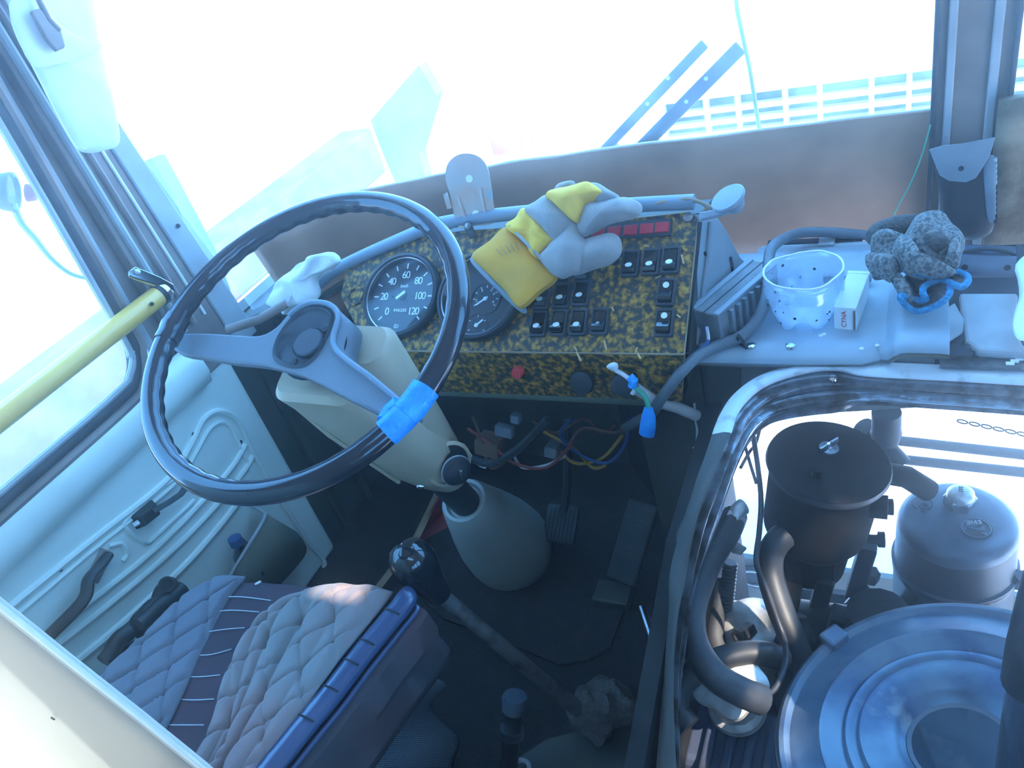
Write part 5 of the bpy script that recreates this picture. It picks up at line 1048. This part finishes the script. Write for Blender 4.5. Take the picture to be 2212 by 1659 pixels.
gb = AZ(1275, 1555, .05); gt = AZ(950, 1285, .40); gk = AZ(893, 1215, .475); gd = (gk - gt).normalized()
obj('lever_rod', tube([gb, gb.lerp(gt, .35), gb.lerp(gt, .7), gt + gd * .01], lambda t: .0125 - .002 * t, 14), 'rod_metal', gl_)
obj('lever_knob', lathe(gt, gd, [(.010, -.004), (.0165, .0), (.019, .015), (.023, .035), (.028, .055), (.0305, .072), (.029, .088), (.023, .100), (.012, .107), (0, .109)], 36), 'black_gloss', gl_)
rgb = obj('lever_rag', pillow([AZ(x, y, .05) for x, y in ((1228, 1540), (1250, 1500), (1275, 1470), (1305, 1462), (1330, 1480), (1360, 1490), (1385, 1530), (1372, 1560), (1335, 1570), (1300, 1600), (1262, 1590), (1235, 1570))], (0, -.2, 1), .045, .03, rings=9, pw=.45, wr=.028, ws=38, sub=5), 'knit_dark'); tag(rgb, 'dark crumpled rag stuffed around the gear lever foot', 'rag')
hb_ = thing('hand_brake', 'short black lever with two shiny metal collars on the floor', 'lever', AZ(1105, 1650, 0))
h0, h1 = AZ(1098, 1665, .03), AZ(1112, 1510, .15)
obj('lever_tube', tube([h0, h0.lerp(h1, .5), h1], .014, 14), 'black_plastic', hb_)
obj('lever_collar', tube([h0.lerp(h1, .50), h0.lerp(h1, .60)], .019, 18), 'steel', hb_); obj('lever_tip', lathe(h1, h1 - h0, [(.018, -.02), (.020, 0), (.018, .006), (0, .008)], 18), 'blower', hb_)
hs_ = obj('floor_hatch', prism([AZ(x, y, .012) for x, y in ((1120, 1640), (1180, 1600), (1330, 1560), (1420, 1590), (1420, 1720), (1120, 1760))], (0, 0, .006)), 'kick', smooth=False, bevel=.002); tag(hs_, 'dark metal floor plate behind the gear lever', 'plate')
ey2 = obj('eyelet', tube([AZ(1127 + 17 * math.cos(a), 1657 + 15 * math.sin(a), .03) for a in [2 * PI * k / 16 for k in range(16)]], .004, 8, closed=True), 'pillar_light'); tag(ey2, 'small grey metal ring on the floor plate', 'ring')

# ================================================================== DRIVER SEAT
ST = .43
se = thing('driver_seat', 'driver seat with quilted blue grey cover and purple striped centre', 'seat', (-.1, -.25, 0))
S = lambda x, y, o=0.0: AZ(x, y, ST + o)
fl, frr, br_, bl_ = S(478, 1248), S(878, 1288), S(510, 1735), S(60, 1640)
def seat_uv(u, v): return fl.lerp(frr, u).lerp(bl_.lerp(br_, u), v)
def base_h(u, v):
    e = min(1, u / .10) * min(1, (1 - u) / .06) * min(1, v / .07); return .020 * (math.sin(min(1, e) * PI / 2)) + .012 * math.sin(u * PI) - .02 * (1 - min(1, v / .10))
obj('cushion_top', grid(lambda u, v: seat_uv(u, v) + V((0, 0, base_h(u, v) + .0025 * noise.noise(V((u * 7, v * 5, 0))))), 40, 40), 'purple', se)
bdy = [seat_uv(0, 0), seat_uv(1, 0), seat_uv(1, 1), seat_uv(0, 1)]
obj('cushion_body', prism([p - V((0, 0, .02)) for p in bdy], (0, 0, -.12)), 'seat_side', se, bevel=.03, bseg=4)
obj('seat_base', box((-.13, -.35, .14), .30, .36, .28), 'black_matte', se, smooth=False, bevel=.02)
def quilt_d(p):
    a = (p.x * .80 + p.y * .60) / .044; b = (p.x * .86 - p.y * .50) / .036
    return -.0048 * (math.exp(-((a - round(a)) / .085) ** 2) + math.exp(-((b - round(b)) / .085) ** 2))
def quilt_patch(c0, c1, d0, d1, hh, dome, nu, nv, m, name, folds=()):
    f = coons(c0, c1, d0, d1)
    def g(u, v):
        p = f(u, v); e = min(1, u / .12, (1 - u) / .12, v / .12); fo = sum(-a * math.exp(-((u - u0 - k * v) / .045) ** 2) * min(1, v * 4) for u0, k, a in folds); return p + V((0, 0, fo + hh + dome * math.sin(max(0, e) * PI / 2) + quilt_d(p) * max(0, min(1, e * 2)) + .006 * noise.noise(V((p.x * 30 + p.y * 6, p.y * 5 - p.x * 4, 3)))))
    return obj(name, grid(g, nu, nv), m, se, solid=.004)
# left quilted strip
Q = lambda x, y: S(x, y, .030)
c0 = spline([Q(480, 1247), Q(505, 1246), Q(532, 1248)], 4); c1 = spline([Q(60, 1640), Q(180, 1640), Q(330, 1640)], 4)
d0 = spline([Q(480, 1247), Q(400, 1292), Q(320, 1370), Q(215, 1475), Q(60, 1640)], 6); d1 = spline([Q(532, 1248), Q(490, 1300), Q(440, 1400), Q(400, 1500), Q(330, 1640)], 6)
quilt_patch(c0, c1, d0, d1, .0, .010, 44, 90, 'quilt_blue', 'quilted_strip')
# right quilted pad
Q = lambda x, y: S(x, y, .032)
c0 = spline([Q(590, 1318), Q(640, 1285), Q(705, 1264), Q(780, 1264), Q(848, 1280)], 6); c1 = spline([Q(370, 1725), Q(430, 1725), Q(510, 1728)], 6)
d0 = spline([Q(590, 1318), Q(528, 1385), Q(484, 1480), Q(460, 1570), Q(425, 1650), Q(370, 1725)], 6); d1 = spline([Q(848, 1280), Q(800, 1345), Q(740, 1425), Q(668, 1520), Q(585, 1630), Q(510, 1728)], 6)
quilt_patch(c0, c1, d0, d1, .0, .014, 84, 110, 'quilt', 'quilted_pad', ((.30, .10, .010), (.52, .05, .012), (.72, .12, .006), (.14, .2, .008)))
# stitched lines across the purple stripe
for k, (a, b, c) in enumerate((((462, 1290), (520, 1289), (585, 1297)), ((445, 1323), (500, 1318), (560, 1322)), ((428, 1368), (480, 1360), (528, 1356)), ((411, 1415), (455, 1414), (500, 1402)), ((395, 1461), (430, 1462), (475, 1458)), ((375, 1510), (420, 1512), (462, 1510)), ((355, 1566), (400, 1566), (440, 1566)))):
    obj('stitch_line', tube(spline([S(*a, .030), S(*b, .034), S(*c, .032)], 4), .0006, 5), 'stitch', se)
# blue vinyl piping, with cracks
pip = spline([S(868, 1284, .032), S(876, 1296, .030), S(840, 1342, .030), S(780, 1415, .030), S(715, 1500, .030), S(640, 1590, .030), S(560, 1690, .030)], 8)
obj('vinyl_piping', tube(pip, .0145, 14, flat=.7), 'piping_blue', se, label='cracked blue vinyl edge strip')
obj('piping_bead', tube([p + V((.015, -.004, -.012)) for p in pip], .0032, 8), 'piping_blue', se)
for t in (.30, .46, .55, .66, .78): p = poly_at(pip, t); q = poly_at(pip, t + .01); d = (q - p).normalized(); obj('piping_crack', tube([p + V((-.010, .002, .009)), p + V((.003, 0, .0118)), p + V((.012, 0, .006))], .0012, 5), 'black_matte', se)
# folded side of the cover
rings = []
for p in pip:
    rings.append([p + V((.012, -.003, -.012)), p + V((.026, -.004, -.020 + .004 * noise.noise(p * 30))), p + V((.034 + .006 * noise.noise(p * 20), -.006, -.045)), p + V((.030, -.008, -.06)), p + V((.038 + .006 * noise.noise(p * 24), -.008, -.085)), p + V((.028, -.01, -.11))])
obj('side_cover', loft(rings, closed=False), 'seat_side', se, solid=.003)
obj('loose_thread', tube([S(552, 1262, .03), S(563, 1256, .032)], .002, 5), 'wire_white', se)
# dotted cloth hanging at the seat side
K = [(905, 1442), (935, 1460), (952, 1490), (948, 1540), (975, 1590), (992, 1659), (985, 1760)]
L0 = [(880, 1450), (800, 1530), (720, 1600), (640, 1690), (560, 1790)]
ka = spline([AZ(*q, .22 - .02 * i) for i, q in enumerate(K)], 6); kb = spline([AZ(*q, .34) for q in L0], 6)
def cloth(u, v):
    p = poly_at(kb, v).lerp(poly_at(ka, v), u); return p + V((.012 * math.sin(v * 17 + u * 3) * u, 0, .025 * math.sin(u * PI) + .010 * noise.noise(p * 18)))
dc_ = obj('dotted_cloth', grid(cloth, 26, 40), 'dotted', solid=.003); tag(dc_, 'dark cloth with small white dots hanging off the seat side', 'cloth')
# cream partition panel behind the driver, nearest the camera
pt_ = thing('partition_panel', 'glossy cream partition panel in the lower left foreground', 'panel', (-.1, -.44, .3))
pa0 = [V((-.49, -.44, 1.05))] + [AY(x, y, -.44) for x, y in ((-250, 1110), (0, 1308), (150, 1428), (300, 1546), (440, 1659), (640, 1830))]
lowp = [V((p.x, -.44, -.0)) for p in reversed(pa0)]
obj('panel_sheet', prism(pa0 + [lowp[0], lowp[-1]], (0, .005, 0)), 'partition', pt_, smooth=False, bevel=.0015)
obj('panel_rim', tube([p + V((.0, -.001, -.0005)) for p in pa0], .0032, 8), 'partition', pt_)
obj('panel_screw', lathe(AY(115, 1551, -.441), (0, -1, 0), [(.0022, 0), (.0022, .001)], 10), 'black_matte', pt_)

# ================================================================== scattering volume in the cab, imitates lens glare
hz_m = bpy.data.materials.new('glare_veil'); hz_m.use_nodes = True; t = hz_m.node_tree; t.nodes.clear()
o_ = t.nodes.new('ShaderNodeOutputMaterial'); vsn = t.nodes.new('ShaderNodeVolumeScatter'); vsn.inputs['Color'].default_value = (0.75, 0.9, 1, 1); vsn.inputs['Density'].default_value = 0.10; vsn.inputs['Anisotropy'].default_value = 0.93
t.links.new(vsn.outputs[0], o_.inputs['Volume']); MATS['glare_veil'] = hz_m
air = obj('glare_veil', box((.70, -.6, .95), 2.30, 2.04, 1.92), 'glare_veil', smooth=False, kind='stuff'); tag(air, 'scattering volume added in the cab to imitate lens glare', 'haze')
